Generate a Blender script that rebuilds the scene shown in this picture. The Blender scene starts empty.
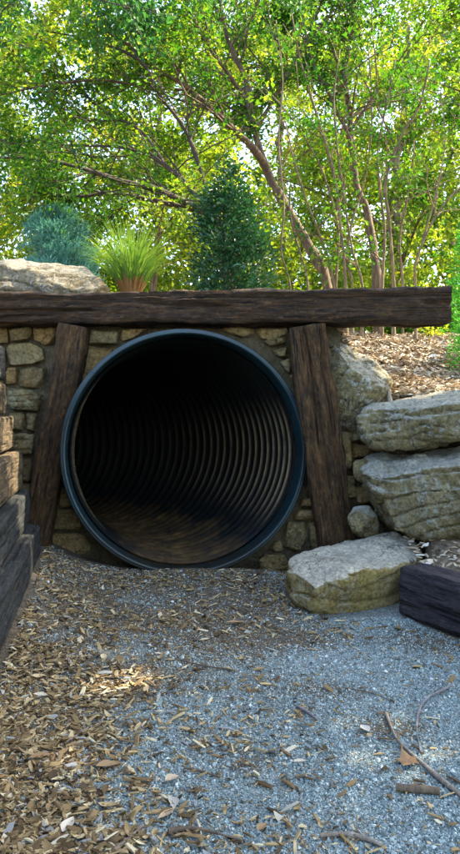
import bpy, bmesh, math, random
import numpy as np
from mathutils import Vector, Matrix

R = math.radians
SC = bpy.context.scene
COL = SC.collection
random.seed(7)
rng = np.random.default_rng(11)

# ------------------------------------------------------------------ camera, world, sun, exposure
H = 0.76            # lens height above the gravel
F = 670.0           # focal length in photograph pixels (854 high)
cam_d = bpy.data.cameras.new('camera')
cam_d.sensor_fit = 'VERTICAL'
cam_d.angle = 2 * math.atan(427 / F)
cam_d.clip_start = 0.05
cam_d.clip_end = 600
cam = bpy.data.objects.new('camera', cam_d)
cam.location = (0, 0, H)
cam.rotation_euler = (R(90), 0, 0)
COL.objects.link(cam)
SC.camera = cam

SUN_EL = 47.0
SUN_DIR = Vector((0.86, 0.30, 0)).normalized()          # horizontal direction towards the sun
SUN_VEC = Vector((SUN_DIR.x * math.cos(R(SUN_EL)), SUN_DIR.y * math.cos(R(SUN_EL)), math.sin(R(SUN_EL))))
world = bpy.data.worlds.new('World')
SC.world = world
world.use_nodes = True
wn = world.node_tree
sky = wn.nodes.new('ShaderNodeTexSky')
sky.sky_type = 'NISHITA'
sky.sun_disc = False
sky.dust_density = 2.0
sky.ozone_density = 0.5
sky.sun_elevation = R(SUN_EL)
sky.sun_rotation = math.atan2(SUN_DIR.x, SUN_DIR.y)
bg = wn.nodes['Background']
bg.inputs['Strength'].default_value = 0.15
wn.links.new(sky.outputs[0], bg.inputs['Color'])
sun_d = bpy.data.lights.new('sun', 'SUN')
sun_d.energy = 3.3
sun_d.angle = R(0.5)
sun_d.color = (1.0, 0.86, 0.64)
sun = bpy.data.objects.new('sun', sun_d)
sun.rotation_euler = (-SUN_VEC).to_track_quat('-Z', 'Y').to_euler()
sun.location = (6, 2, 12)
COL.objects.link(sun)
SC.view_settings.view_transform = 'Standard'
SC.view_settings.look = 'None'
SC.view_settings.gamma = 1.0
SC.view_settings.use_curve_mapping = False
SC.view_settings.exposure = 2.85
SC.render.engine = 'CYCLES'

# ------------------------------------------------------------------ helpers
def P(u, v, Y):
    """photograph pixel at a chosen real distance -> world point"""
    return np.array(((u - 230.0) * Y / F, Y, H - (v - 427.0) * Y / F))

def G(u, v, z=0.0):
    """photograph pixel on the ground"""
    Y = (H - z) * F / (v - 427.0)
    return P(u, v, Y)

_perm = np.random.default_rng(5).random(4096)
def _hash(i, j, k):
    return _perm[((i * 73856093) ^ (j * 19349663) ^ (k * 83492791)) & 4095]

def vnoise(p):
    p = np.asarray(p, float)
    f = np.floor(p).astype(np.int64)
    t = p - f
    t = t * t * (3 - 2 * t)
    i, j, k = f[..., 0], f[..., 1], f[..., 2]
    x, y, z = t[..., 0], t[..., 1], t[..., 2]
    r = 0
    for a in (0, 1):
        for b in (0, 1):
            for c in (0, 1):
                w = (x if a else 1 - x) * (y if b else 1 - y) * (z if c else 1 - z)
                r = r + w * _hash(i + a, j + b, k + c)
    return r * 2 - 1

def fbm(p, oct=4, gain=0.5):
    r, a = 0, 1.0
    p = np.asarray(p, float)
    for o in range(oct):
        r = r + a * vnoise(p + 17.3 * o)
        p = p * 2.03
        a *= gain
    return r

def sstep(a, b, x):
    t = np.clip((np.asarray(x, float) - a) / (b - a), 0, 1)
    return t * t * (3 - 2 * t)

def tag(o, label=None, cat=None, group=None, kind=None):
    if label: o['label'] = label
    if cat: o['category'] = cat
    if group: o['group'] = group
    if kind: o['kind'] = kind
    return o

def empty(name, loc, label, cat, group=None):
    o = bpy.data.objects.new(name, None)
    o.empty_display_size = 0.1
    o.location = loc
    COL.objects.link(o)
    return tag(o, label, cat, group)

def link(name, me, mat, parent=None):
    o = bpy.data.objects.new(name, me)
    COL.objects.link(o)
    if mat is not None:
        me.materials.append(mat)
    if parent is not None:
        o.parent = parent
        o.matrix_parent_inverse = Matrix.Translation(-Vector(parent.location))
    return o

def mesh_np(name, verts, faces, tint=None, smooth=False):
    """faces: (n,k) int array"""
    verts = np.asarray(verts, np.float32)
    faces = np.asarray(faces, np.int32)
    n, k = faces.shape
    me = bpy.data.meshes.new(name)
    me.vertices.add(len(verts))
    me.vertices.foreach_set('co', verts.ravel())
    me.loops.add(n * k)
    me.loops.foreach_set('vertex_index', faces.ravel())
    me.polygons.add(n)
    me.polygons.foreach_set('loop_start', np.arange(0, n * k, k, dtype=np.int32))
    me.polygons.foreach_set('loop_total', np.full(n, k, dtype=np.int32))
    me.polygons.foreach_set('use_smooth', np.full(n, smooth, dtype=bool))
    if tint is not None:
        at = me.attributes.new('tint', 'FLOAT', 'POINT')
        at.data.foreach_set('value', np.asarray(tint, np.float32))
    me.update(calc_edges=True)
    return me

def get_np(me):
    n = len(me.vertices)
    co = np.empty(n * 3, np.float32); me.vertices.foreach_get('co', co)
    no = np.empty(n * 3, np.float32); me.vertices.foreach_get('normal', no)
    return co.reshape(n, 3).astype(float), no.reshape(n, 3).astype(float)

# ------------------------------------------------------------------ materials
def new_mat(name):
    m = bpy.data.materials.new(name)
    m.use_nodes = True
    nt = m.node_tree
    b = nt.nodes['Principled BSDF']
    return m, nt, b

def ramp(nt, src, stops):
    r = nt.nodes.new('ShaderNodeValToRGB')
    cr = r.color_ramp
    while len(cr.elements) < len(stops):
        cr.elements.new(0.5)
    for e, (p, c) in zip(cr.elements, stops):
        e.position = p
        e.color = (*c, 1)
    nt.links.new(src, r.inputs[0])
    return r.outputs[0]

def noise_node(nt, scale, detail=6, rough=0.6, vec=None, dist=0.0):
    n = nt.nodes.new('ShaderNodeTexNoise')
    n.inputs['Scale'].default_value = scale
    n.inputs['Detail'].default_value = detail
    n.inputs['Roughness'].default_value = rough
    n.inputs['Distortion'].default_value = dist
    if vec is not None:
        nt.links.new(vec, n.inputs['Vector'])
    return n.outputs['Fac']

def coords(nt, scale=None, rnd=False):
    tc = nt.nodes.new('ShaderNodeTexCoord')
    out = tc.outputs['Object']
    if scale is not None:
        mp = nt.nodes.new('ShaderNodeMapping')
        mp.inputs['Scale'].default_value = scale
        nt.links.new(out, mp.inputs['Vector'])
        out = mp.outputs[0]
    if rnd:
        oi = nt.nodes.new('ShaderNodeObjectInfo')
        ad = nt.nodes.new('ShaderNodeVectorMath'); ad.operation = 'MULTIPLY_ADD'
        ad.inputs[1].default_value = (1, 1, 1)
        sc = nt.nodes.new('ShaderNodeMath'); sc.operation = 'MULTIPLY'; sc.inputs[1].default_value = 50
        nt.links.new(oi.outputs['Random'], sc.inputs[0])
        nt.links.new(out, ad.inputs[0])
        nt.links.new(sc.outputs[0], ad.inputs[2])
        out = ad.outputs[0]
    return out

def mix(nt, fac, a, b, mode='MIX'):
    m = nt.nodes.new('ShaderNodeMix')
    m.data_type = 'RGBA'
    m.blend_type = mode
    for s, i in ((fac, 0), (a, 6), (b, 7)):
        if isinstance(s, (int, float)):
            m.inputs[i].default_value = s
        elif isinstance(s, tuple):
            m.inputs[i].default_value = (*s, 1)
        else:
            nt.links.new(s, m.inputs[i])
    return m.outputs[2]

def bump(nt, b, hsrc, strength, dist):
    n = nt.nodes.new('ShaderNodeBump')
    n.inputs['Strength'].default_value = strength
    n.inputs['Distance'].default_value = dist
    nt.links.new(hsrc, n.inputs['Height'])
    nt.links.new(n.outputs[0], b.inputs['Normal'])

def stone_mat(name, stops, lichen=(0.42, 0.43, 0.38), lich=(0.58, 0.68), stain=(0.10, 0.07, 0.03), rough=0.85, vary=True, skin=None):
    m, nt, b = new_mat(name)
    v = coords(nt, rnd=True)
    n1 = noise_node(nt, 5, 8, 0.62, v, 0.4)
    c = ramp(nt, n1, stops)
    n2 = noise_node(nt, 16, 8, 0.7, v)
    c = mix(nt, ramp(nt, n2, [(0.42, (0, 0, 0)), (0.72, (0.75, 0.75, 0.75))]), c, stain)
    n3 = noise_node(nt, 26, 10, 0.75, v, 0.8)
    n3b = noise_node(nt, 4, 3, 0.5, v)
    lf = nt.nodes.new('ShaderNodeMath'); lf.operation = 'MULTIPLY'
    nt.links.new(ramp(nt, n3, [(lich[0] - 0.06, (0, 0, 0)), (lich[1] - 0.06, (1, 1, 1))]), lf.inputs[0])
    nt.links.new(ramp(nt, n3b, [(0.38, (0, 0, 0)), (0.6, (1, 1, 1))]), lf.inputs[1])
    c = mix(nt, lf.outputs[0], c, lichen)
    if skin is not None:                    # weathered upper skin with skylight painted in, broken faces keep the fresh colour
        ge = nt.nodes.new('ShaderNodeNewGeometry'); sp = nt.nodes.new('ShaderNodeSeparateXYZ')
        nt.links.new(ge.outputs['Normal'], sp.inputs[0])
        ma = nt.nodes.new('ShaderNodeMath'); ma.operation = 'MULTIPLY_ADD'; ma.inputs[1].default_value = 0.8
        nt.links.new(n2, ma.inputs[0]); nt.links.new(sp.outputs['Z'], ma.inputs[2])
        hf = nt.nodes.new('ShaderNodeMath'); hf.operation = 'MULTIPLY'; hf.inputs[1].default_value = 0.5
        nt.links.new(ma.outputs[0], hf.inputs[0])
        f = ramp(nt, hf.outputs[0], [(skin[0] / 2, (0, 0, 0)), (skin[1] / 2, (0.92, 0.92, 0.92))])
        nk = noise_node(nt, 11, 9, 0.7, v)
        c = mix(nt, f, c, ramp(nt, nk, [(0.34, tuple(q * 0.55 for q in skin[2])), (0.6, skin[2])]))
    n4 = noise_node(nt, 75, 8, 0.75, v)
    c = mix(nt, 0.8, c, ramp(nt, n4, [(0.34, (0.25, 0.24, 0.22)), (0.5, (0.95, 0.95, 0.95)), (0.68, (1.5, 1.5, 1.5))]), 'MULTIPLY')
    dv = nt.nodes.new('ShaderNodeVectorMath'); dv.operation = 'MULTIPLY_ADD'
    wn_ = nt.nodes.new('ShaderNodeTexNoise'); wn_.inputs['Scale'].default_value = 7; wn_.inputs['Detail'].default_value = 6
    nt.links.new(v, wn_.inputs['Vector'])
    nt.links.new(wn_.outputs['Color'], dv.inputs[0]); dv.inputs[1].default_value = (0.35, 0.35, 0.35); nt.links.new(v, dv.inputs[2])
    vc = nt.nodes.new('ShaderNodeTexVoronoi'); vc.feature = 'DISTANCE_TO_EDGE'; vc.inputs['Scale'].default_value = 4.2
    nt.links.new(dv.outputs[0], vc.inputs['Vector'])
    ck0 = ramp(nt, vc.outputs['Distance'], [(0.0, (0.85, 0.85, 0.85)), (0.020, (0, 0, 0))])
    ckm = nt.nodes.new('ShaderNodeMath'); ckm.operation = 'MULTIPLY'
    nt.links.new(ck0, ckm.inputs[0])
    nt.links.new(ramp(nt, noise_node(nt, 3.1, 3, 0.6, v), [(0.47, (0, 0, 0)), (0.58, (1, 1, 1))]), ckm.inputs[1])
    crk = ckm.outputs[0]
    c = mix(nt, crk, c, (0.03, 0.024, 0.014))
    if vary:
        oi = nt.nodes.new('ShaderNodeObjectInfo')
        c = mix(nt, 0.75, c, ramp(nt, oi.outputs['Random'], [(0.0, (0.55, 0.48, 0.38)), (0.3, (1, 0.92, 0.78)), (0.55, (0.72, 0.76, 0.76)), (0.8, (1, 0.76, 0.48)), (1, (1, 1, 0.95))]), 'MULTIPLY')
    nt.links.new(c, b.inputs['Base Color'])
    b.inputs['Roughness'].default_value = rough
    b.inputs['Specular IOR Level'].default_value = 0.25
    bn0 = noise_node(nt, 38, 12, 0.78, v)
    bs = nt.nodes.new('ShaderNodeMath'); bs.operation = 'MULTIPLY_ADD'; bs.inputs[1].default_value = -0.35
    nt.links.new(crk, bs.inputs[0]); nt.links.new(bn0, bs.inputs[2]); bn = bs.outputs[0]
    bump(nt, b, bn, 1.0, 0.035)
    return m

M = {}
M['wall_stone'] = stone_mat('wall_stone', [(0.3, (0.20, 0.13, 0.05)), (0.5, (0.42, 0.30, 0.13)), (0.7, (0.52, 0.43, 0.26))], lichen=(0.42, 0.37, 0.20))
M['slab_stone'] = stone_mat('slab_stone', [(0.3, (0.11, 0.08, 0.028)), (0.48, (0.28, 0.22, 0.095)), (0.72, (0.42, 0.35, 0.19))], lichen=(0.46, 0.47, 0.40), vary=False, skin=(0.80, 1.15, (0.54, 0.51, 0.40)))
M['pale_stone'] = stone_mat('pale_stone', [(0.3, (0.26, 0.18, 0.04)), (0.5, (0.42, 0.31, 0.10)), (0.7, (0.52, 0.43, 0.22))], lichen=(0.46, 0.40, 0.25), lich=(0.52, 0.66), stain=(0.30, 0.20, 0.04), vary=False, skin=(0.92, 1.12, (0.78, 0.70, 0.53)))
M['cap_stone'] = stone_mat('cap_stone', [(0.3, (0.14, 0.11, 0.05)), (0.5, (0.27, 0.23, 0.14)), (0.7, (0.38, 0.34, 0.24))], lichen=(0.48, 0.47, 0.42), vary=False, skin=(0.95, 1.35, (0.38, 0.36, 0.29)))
M['mortar'] = stone_mat('mortar', [(0.3, (0.08, 0.06, 0.03)), (0.6, (0.19, 0.15, 0.085))], lichen=(0.15, 0.13, 0.08), vary=False)

def wood_mat(name, dark, mid, light, grain_axis='X', rough=0.8, scale=1.0, fleck=(0.16, 0.13, 0.10)):
    m, nt, b = new_mat(name)
    s = (3.5, 24, 24) if grain_axis == 'X' else (24, 24, 3.5)
    v = coords(nt, tuple(q * scale for q in s), rnd=True)
    g = noise_node(nt, 2.2, 9, 0.68, v, 0.6)
    c = ramp(nt, g, [(0.3, dark), (0.5, mid), (0.74, light)])
    v2 = coords(nt, (7, 12, 12) if grain_axis == 'X' else (9, 9, 3), rnd=True)
    w = noise_node(nt, 3.0, 8, 0.75, v2, 0.5)
    c = mix(nt, ramp(nt, w, [(0.58, (0, 0, 0)), (0.75, (0.8, 0.8, 0.8))]), c, fleck)
    v3 = coords(nt, (2.5, 50, 50) if grain_axis == 'X' else (50, 50, 1.5), rnd=True)
    ck = noise_node(nt, 1.6, 4, 0.6, v3)
    c = mix(nt, ramp(nt, ck, [(0.36, (1, 1, 1)), (0.43, (0, 0, 0))]), c, tuple(q * 0.25 for q in dark))
    nt.links.new(c, b.inputs['Base Color'])
    vf = coords(nt, (12, 30, 30) if grain_axis == 'X' else (30, 30, 12), rnd=True)
    nf = noise_node(nt, 2.0, 8, 0.8, vf)
    c = mix(nt, 0.85, c, ramp(nt, nf, [(0.32, (0.25, 0.25, 0.25)), (0.5, (0.8, 0.8, 0.8)), (0.68, (1.7, 1.65, 1.6))]), 'MULTIPLY')
    c = mix(nt, ramp(nt, nf, [(0.66, (0, 0, 0)), (0.72, (0.8, 0.8, 0.8))]), c, fleck)
    nt.links.new(c, b.inputs['Base Color'])
    b.inputs['Roughness'].default_value = rough
    b.inputs['Specular IOR Level'].default_value = 0.3
    ad = nt.nodes.new('ShaderNodeMath'); ad.operation = 'ADD'
    nt.links.new(nf, ad.inputs[0]); nt.links.new(ck, ad.inputs[1])
    bump(nt, b, ad.outputs[0], 1.0, 0.018)
    return m

M['tie'] = wood_mat('tie', (0.010, 0.005, 0.002), (0.046, 0.023, 0.008), (0.13, 0.068, 0.024))
M['post'] = wood_mat('post', (0.014, 0.008, 0.003), (0.072, 0.036, 0.011), (0.17, 0.090, 0.028), fleck=(0.20, 0.14, 0.06))
M['grey_tie'] = wood_mat('grey_tie', (0.025, 0.018, 0.010), (0.12, 0.088, 0.048), (0.26, 0.195, 0.105), fleck=(0.22, 0.20, 0.17))
M['dark_tie'] = wood_mat('dark_tie', (0.012, 0.014, 0.013), (0.040, 0.044, 0.042), (0.085, 0.088, 0.080), fleck=(0.15, 0.15, 0.13))
M['edge_tie'] = wood_mat('edge_tie', (0.020, 0.016, 0.018), (0.055, 0.045, 0.048), (0.10, 0.085, 0.085), fleck=(0.16, 0.14, 0.14))

def bark_mat(name, a, b_, c_):
    m, nt, b = new_mat(name)
    v = coords(nt, (9, 9, 2.2))
    n = noise_node(nt, 3, 8, 0.7, v, 0.5)
    c = ramp(nt, n, [(0.3, a), (0.52, b_), (0.72, c_)])
    nt.links.new(c, b.inputs['Base Color'])
    b.inputs['Roughness'].default_value = 0.9
    bump(nt, b, n, 0.8, 0.02)
    return m
M['bark'] = bark_mat('bark', (0.035, 0.022, 0.013), (0.12, 0.075, 0.042), (0.26, 0.17, 0.095))
M['bark_dark'] = bark_mat('bark_dark', (0.025, 0.018, 0.012), (0.06, 0.042, 0.028), (0.12, 0.085, 0.055))
M['bark_pale'] = bark_mat('bark_pale', (0.07, 0.048, 0.028), (0.18, 0.125, 0.07), (0.34, 0.26, 0.155))
M['stick'] = bark_mat('stick', (0.12, 0.09, 0.06), (0.25, 0.20, 0.15), (0.42, 0.36, 0.28))
M['stick_grey'] = bark_mat('stick_grey', (0.10, 0.09, 0.09), (0.20, 0.18, 0.17), (0.32, 0.29, 0.27))
M['stick_dark'] = bark_mat('stick_dark', (0.05, 0.035, 0.022), (0.13, 0.09, 0.055), (0.22, 0.16, 0.10))

def leaf_mat(name, stops, trans=0.45, tcol=1.5, rough=0.5, spec=0.3):
    m, nt, b = new_mat(name)
    at = nt.nodes.new('ShaderNodeAttribute'); at.attribute_name = 'tint'
    c = ramp(nt, at.outputs['Fac'], stops)
    nt.links.new(c, b.inputs['Base Color'])
    b.inputs['Roughness'].default_value = rough
    b.inputs['Specular IOR Level'].default_value = spec
    if trans > 0:
        t = nt.nodes.new('ShaderNodeBsdfTranslucent')
        tc = mix(nt, 1.0, c, (tcol * 1.0, tcol, tcol * 0.45), 'MULTIPLY')
        nt.links.new(tc, t.inputs['Color'])
        mx = nt.nodes.new('ShaderNodeMixShader')
        mx.inputs[0].default_value = trans
        nt.links.new(b.outputs[0], mx.inputs[1]); nt.links.new(t.outputs[0], mx.inputs[2])
        nt.links.new(mx.outputs[0], nt.nodes['Material Output'].inputs['Surface'])
    return m
M['leaf'] = leaf_mat('leaf', [(0.0, (0.010, 0.055, 0.007)), (0.45, (0.040, 0.125, 0.009)), (0.75, (0.11, 0.20, 0.014)), (1, (0.26, 0.28, 0.025))], 0.42, 1.8)
M['leaf_yellow'] = leaf_mat('leaf_yellow', [(0.0, (0.03, 0.095, 0.008)), (0.35, (0.10, 0.17, 0.012)), (0.7, (0.20, 0.25, 0.02)), (1, (0.38, 0.35, 0.035))], 0.45, 1.8)
M['leaf_dark'] = leaf_mat('leaf_dark', [(0.0, (0.012, 0.06, 0.018)), (0.6, (0.03, 0.11, 0.028)), (1, (0.06, 0.17, 0.035))], 0.4, 1.8)
M['evergreen'] = leaf_mat('evergreen', [(0.0, (0.006, 0.036, 0.014)), (0.6, (0.016, 0.075, 0.028)), (1, (0.04, 0.13, 0.045))], 0.2, 1.4, 0.3, 0.5)
M['spruce'] = leaf_mat('spruce', [(0.0, (0.05, 0.18, 0.15)), (0.6, (0.12, 0.31, 0.27)), (1, (0.24, 0.44, 0.38))], 0.2, 1.5)
M['thuja'] = leaf_mat('thuja', [(0.0, (0.02, 0.13, 0.02)), (0.6, (0.05, 0.24, 0.03)), (1, (0.12, 0.34, 0.05))], 0.4, 1.5)
M['grass'] = leaf_mat('grass', [(0.0, (0.22, 0.11, 0.045)), (0.28, (0.20, 0.13, 0.045)), (0.36, (0.06, 0.14, 0.02)), (0.8, (0.10, 0.20, 0.03)), (1, (0.19, 0.27, 0.06))], 0.35, 1.3)
M['litter'] = leaf_mat('litter', [(0.0, (0.026, 0.015, 0.007)), (0.3, (0.09, 0.054, 0.020)), (0.58, (0.22, 0.145, 0.060)), (0.78, (0.38, 0.28, 0.13)), (0.92, (0.52, 0.44, 0.27)), (1, (0.24, 0.24, 0.22))], 0.0, rough=0.8)
M['fallen'] = leaf_mat('fallen', [(0.0, (0.12, 0.06, 0.025)), (0.5, (0.30, 0.19, 0.09)), (1, (0.55, 0.48, 0.36))], 0.0, rough=0.75)

M['mulch'] = leaf_mat('mulch', [(0.0, (0.06, 0.04, 0.022)), (0.3, (0.20, 0.14, 0.08)), (0.55, (0.36, 0.27, 0.17)), (0.8, (0.52, 0.43, 0.30)), (1, (0.62, 0.57, 0.47))], 0.0, rough=0.8)
def ground_mat():
    m, nt, b = new_mat('gravel_path')
    v = coords(nt)
    vo = nt.nodes.new('ShaderNodeTexVoronoi'); vo.inputs['Scale'].default_value = 190
    nt.links.new(v, vo.inputs['Vector'])
    c = ramp(nt, vo.outputs['Color'], [(0.1, (0.09, 0.105, 0.10)), (0.5, (0.20, 0.23, 0.215)), (0.9, (0.36, 0.39, 0.36))])
    n = noise_node(nt, 1.6, 8, 0.65, v)
    at = nt.nodes.new('ShaderNodeAttribute'); at.attribute_name = 'tint'      # where soil and crumbled mulch lie over the gravel
    ad = nt.nodes.new('ShaderNodeMath'); ad.operation = 'MULTIPLY_ADD'
    ad.inputs[1].default_value = 0.9; 
    nt.links.new(n, ad.inputs[0]); nt.links.new(at.outputs['Fac'], ad.inputs[2])
    soilf = ramp(nt, ad.outputs[0], [(0.62, (0, 0, 0)), (0.95, (0.92, 0.92, 0.92))])
    n2 = noise_node(nt, 70, 8, 0.75, v)
    soil = ramp(nt, n2, [(0.3, (0.035, 0.024, 0.014)), (0.5, (0.10, 0.075, 0.045)), (0.7, (0.21, 0.16, 0.10))])
    c = mix(nt, soilf, c, soil)
    n3 = noise_node(nt, 9, 6, 0.7, v)
    c = mix(nt, 0.6, c, ramp(nt, n3, [(0.3, (0.55, 0.53, 0.5)), (0.65, (1, 1, 1))]), 'MULTIPLY')
    nt.links.new(c, b.inputs['Base Color'])
    b.inputs['Roughness'].default_value = 0.9
    b.inputs['Specular IOR Level'].default_value = 0.25
    ad2 = nt.nodes.new('ShaderNodeMath'); ad2.operation = 'ADD'
    nt.links.new(vo.outputs['Distance'], ad2.inputs[0]); nt.links.new(n2, ad2.inputs[1])
    bump(nt, b, ad2.outputs[0], 0.8, 0.006)
    return m
M['gravel_path'] = ground_mat()

def soil_mat():
    m, nt, b = new_mat('mulch_soil')
    v = coords(nt)
    n = noise_node(nt, 40, 10, 0.75, v)
    c = ramp(nt, n, [(0.3, (0.04, 0.027, 0.016)), (0.5, (0.17, 0.12, 0.07)), (0.68, (0.34, 0.26, 0.16))])
    nt.links.new(c, b.inputs['Base Color'])
    b.inputs['Roughness'].default_value = 0.95
    bump(nt, b, n, 0.8, 0.02)
    return m
M['mulch_soil'] = soil_mat()
M['pebble'] = leaf_mat('pebble', [(0.0, (0.06, 0.08, 0.075)), (0.5, (0.23, 0.285, 0.265)), (0.8, (0.40, 0.46, 0.42)), (1, (0.62, 0.64, 0.56))], 0.0, rough=0.85)

def pipe_mat(name, base, rough, dirt_rib_light):
    m, nt, b = new_mat(name)
    v = coords(nt)
    n = noise_node(nt, 6, 8, 0.7, v, 0.5)
    c = ramp(nt, n, [(0.35, base), (0.7, tuple(q * 1.8 + 0.003 for q in base))])
    b.inputs['Specular IOR Level'].default_value = 0.18 if dirt_rib_light else 0.5
    if dirt_rib_light:
        sp = nt.nodes.new('ShaderNodeSeparateXYZ'); nt.links.new(v, sp.inputs[0])
        ad = nt.nodes.new('ShaderNodeMath'); ad.operation = 'MULTIPLY_ADD'; ad.inputs[1].default_value = 0.45
        nt.links.new(n, ad.inputs[0]); nt.links.new(sp.outputs['Z'], ad.inputs[2])
        f = ramp(nt, ad.outputs[0], [(0.20, (0.85, 0.85, 0.85)), (0.40, (0, 0, 0))])
        n2 = noise_node(nt, 14, 8, 0.7, v)
        c = mix(nt, f, c, ramp(nt, n2, [(0.3, (0.015, 0.012, 0.007)), (0.5, (0.13, 0.070, 0.022)), (0.7, (0.24, 0.14, 0.05))]))
        rr = nt.nodes.new('ShaderNodeMath'); rr.operation = 'MULTIPLY_ADD'; rr.inputs[1].default_value = 0.5; rr.inputs[2].default_value = rough
        nt.links.new(f, rr.inputs[0]); nt.links.new(rr.outputs[0], b.inputs['Roughness'])
    else:
        nr = noise_node(nt, 20, 6, 0.7, v)
        sp = nt.nodes.new('ShaderNodeSeparateXYZ'); nt.links.new(v, sp.inputs[0])
        ad = nt.nodes.new('ShaderNodeMath'); ad.operation = 'MULTIPLY_ADD'; ad.inputs[1].default_value = 0.5
        nt.links.new(n, ad.inputs[0]); nt.links.new(sp.outputs['Z'], ad.inputs[2])
        c = mix(nt, ramp(nt, ad.outputs[0], [(0.30, (0.9, 0.9, 0.9)), (0.62, (0, 0, 0))]), c, (0.016, 0.016, 0.011))
        nt.links.new(ramp(nt, nr, [(0.3, (rough - .08,) * 3), (0.7, (rough + .18,) * 3)]), b.inputs['Roughness'])
    if dirt_rib_light:
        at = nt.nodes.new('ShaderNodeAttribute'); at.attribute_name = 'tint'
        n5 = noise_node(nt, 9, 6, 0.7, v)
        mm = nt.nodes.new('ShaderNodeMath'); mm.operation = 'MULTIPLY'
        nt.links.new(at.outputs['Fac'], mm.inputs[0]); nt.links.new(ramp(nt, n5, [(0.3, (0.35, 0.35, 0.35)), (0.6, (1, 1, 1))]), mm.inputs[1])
        c = mix(nt, mm.outputs[0], c, (0.34, 0.24, 0.12))  # tan colour stands in for light on the right-hand ribs
    nt.links.new(c, b.inputs['Base Color'])
    bn = noise_node(nt, 60, 6, 0.7, v)
    bump(nt, b, bn, 0.15, 0.004)
    return m
M['pipe_rim'] = pipe_mat('pipe_rim', (0.003, 0.015, 0.019), 0.40, False)
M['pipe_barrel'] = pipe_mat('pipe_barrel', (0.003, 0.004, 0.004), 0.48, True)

# ------------------------------------------------------------------ terrain
def z_front(x, y):
    x = np.asarray(x, float); y = np.asarray(y, float)
    m = 0.17 * np.exp(-((x + 1.02) / 0.30) ** 2) * sstep(0.9, 3.1, y)
    m = m * (1 - sstep(3.6, 4.2, y))
    p = np.stack([x * 1.7, y * 1.7, np.zeros_like(x)], -1)
    m = m + 0.052 * np.exp(-((x + 0.2) / 0.6) ** 4) * sstep(2.7, 3.25, y) * (1 - sstep(3.36, 3.42, y))
    return m + 0.012 * fbm(p, 3) * (np.hypot(x, y - 2) < 9)

def z_hill(x, y):
    x = np.asarray(x, float); y = np.asarray(y, float)
    zl = 1.30 + 0.13 * np.clip(y - 3.6, 0, 2.4) + 0.02 * np.clip(y - 6, 0, 30)
    zr = 0.90 + 0.278 * np.clip(y - 3.45, 0, 2.45) + 0.012 * np.clip(y - 5.9, 0, 30)
    b = sstep(0.50, 0.84, x) 
    p = np.stack([x * 1.3, y * 1.3, np.zeros_like(x)], -1)
    return zl * (1 - b) + zr * b + 0.03 * fbm(p, 3)

def z_bed(x, y):
    x = np.asarray(x, float); y = np.asarray(y, float)
    edge = 0.76 + 0.5 * (2.67 - y)
    p = np.stack([x * 2, y * 2, np.zeros_like(x) + 3], -1)
    return 0.14 + 0.10 * sstep(2.5, 3.2, y) + 0.25 * np.clip(x - edge - 0.2, 0, 3) + 0.015 * fbm(p, 3)

def z_bank(x, y):
    x = np.asarray(x, float); y = np.asarray(y, float)
    p = np.stack([x * 2, y * 2, np.zeros_like(x) + 6], -1)
    return 0.86 + 0.22 * np.clip(-x - 1.1, 0, 2.5) + 0.02 * fbm(p, 3)

def grid(xs, ys, zf):
    X, Y = np.meshgrid(xs, ys)
    V = np.stack([X, Y, zf(X, Y)], -1).reshape(-1, 3)
    nx, ny = len(xs), len(ys)
    i = np.arange((ny - 1) * (nx - 1))
    r, c = i // (nx - 1), i % (nx - 1)
    a = r * nx + c
    return V, np.stack([a, a + 1, a + nx + 1, a + nx], -1)

def soil_patch(x, y):
    d = 0
    for (u, v, rx, ry, a) in ((128, 681, 0.15, 0.13, 0.8), (395, 727, 0.10, 0.07, 0.75), (425, 640, 0.16, 0.16, 0.6), (335, 690, 0.18, 0.09, 0.4), (250, 760, 0.12, 0.08, 0.35), (300, 640, 0.30, 0.12, 0.45)):
        c = G(u, v)
        d = d + a * np.exp(-((x - c[0]) / rx) ** 2 - ((y - c[1]) / ry) ** 2)
    return np.clip(d, 0, 0.8)

def litter_density(x, y):
    """how thick the fallen leaves and bark chips lie on the path (0..1)"""
    x = np.asarray(x, float); y = np.asarray(y, float)
    p = np.stack([x * 5.0, y * 4.2, np.zeros_like(x) + 9], -1)
    n = fbm(p, 3)
    tl = x - (-0.885 + 0.18 * (3.14 - y))                  # distance from the left timbers
    left = sstep(0.56, 0.04, tl)
    far = (0.5 * sstep(2.1, 2.8, y) + 0.25 * sstep(2.85, 3.15, y)) * sstep(0.75, 0.1, x)
    mid = 0.16 * sstep(0.35, -0.1, x)
    left = np.maximum(left, mid)
    right = 0.4 * sstep(0.55, 0.95, x) * sstep(1.9, 2.6, y)
    d = np.maximum(np.maximum(left, far), right)
    return np.clip(d * (0.85 + 0.55 * n) + 0.03 + 0.05 * n, 0.0, 1)

xs = np.concatenate([np.linspace(-60, -3, 20), np.arange(-2.9, 2.9, 0.025), np.linspace(3, 60, 20)])
ys = np.concatenate([np.linspace(-60, 0.2, 20), np.arange(0.3, 3.95, 0.025), np.linspace(4, 80, 20)])
V, Fc = grid(xs, ys, z_front)
V[:, 2] += np.where(V[:, 1] > 3.9, -0.3, 0)
tint = 0.40 * litter_density(V[:, 0], V[:, 1]) + 0.46 * sstep(1.5, 2.7, V[:, 1]) * sstep(0.65, 0.0, V[:, 0])
tint = np.clip(tint + soil_patch(V[:, 0], V[:, 1]) + 0.10 * fbm(V * 2.6 + 3, 3), 0, 1)
g = link('gravel_path', mesh_np('gravel_path', V, Fc, tint, True), M['gravel_path']); tag(g, kind='structure')

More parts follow.
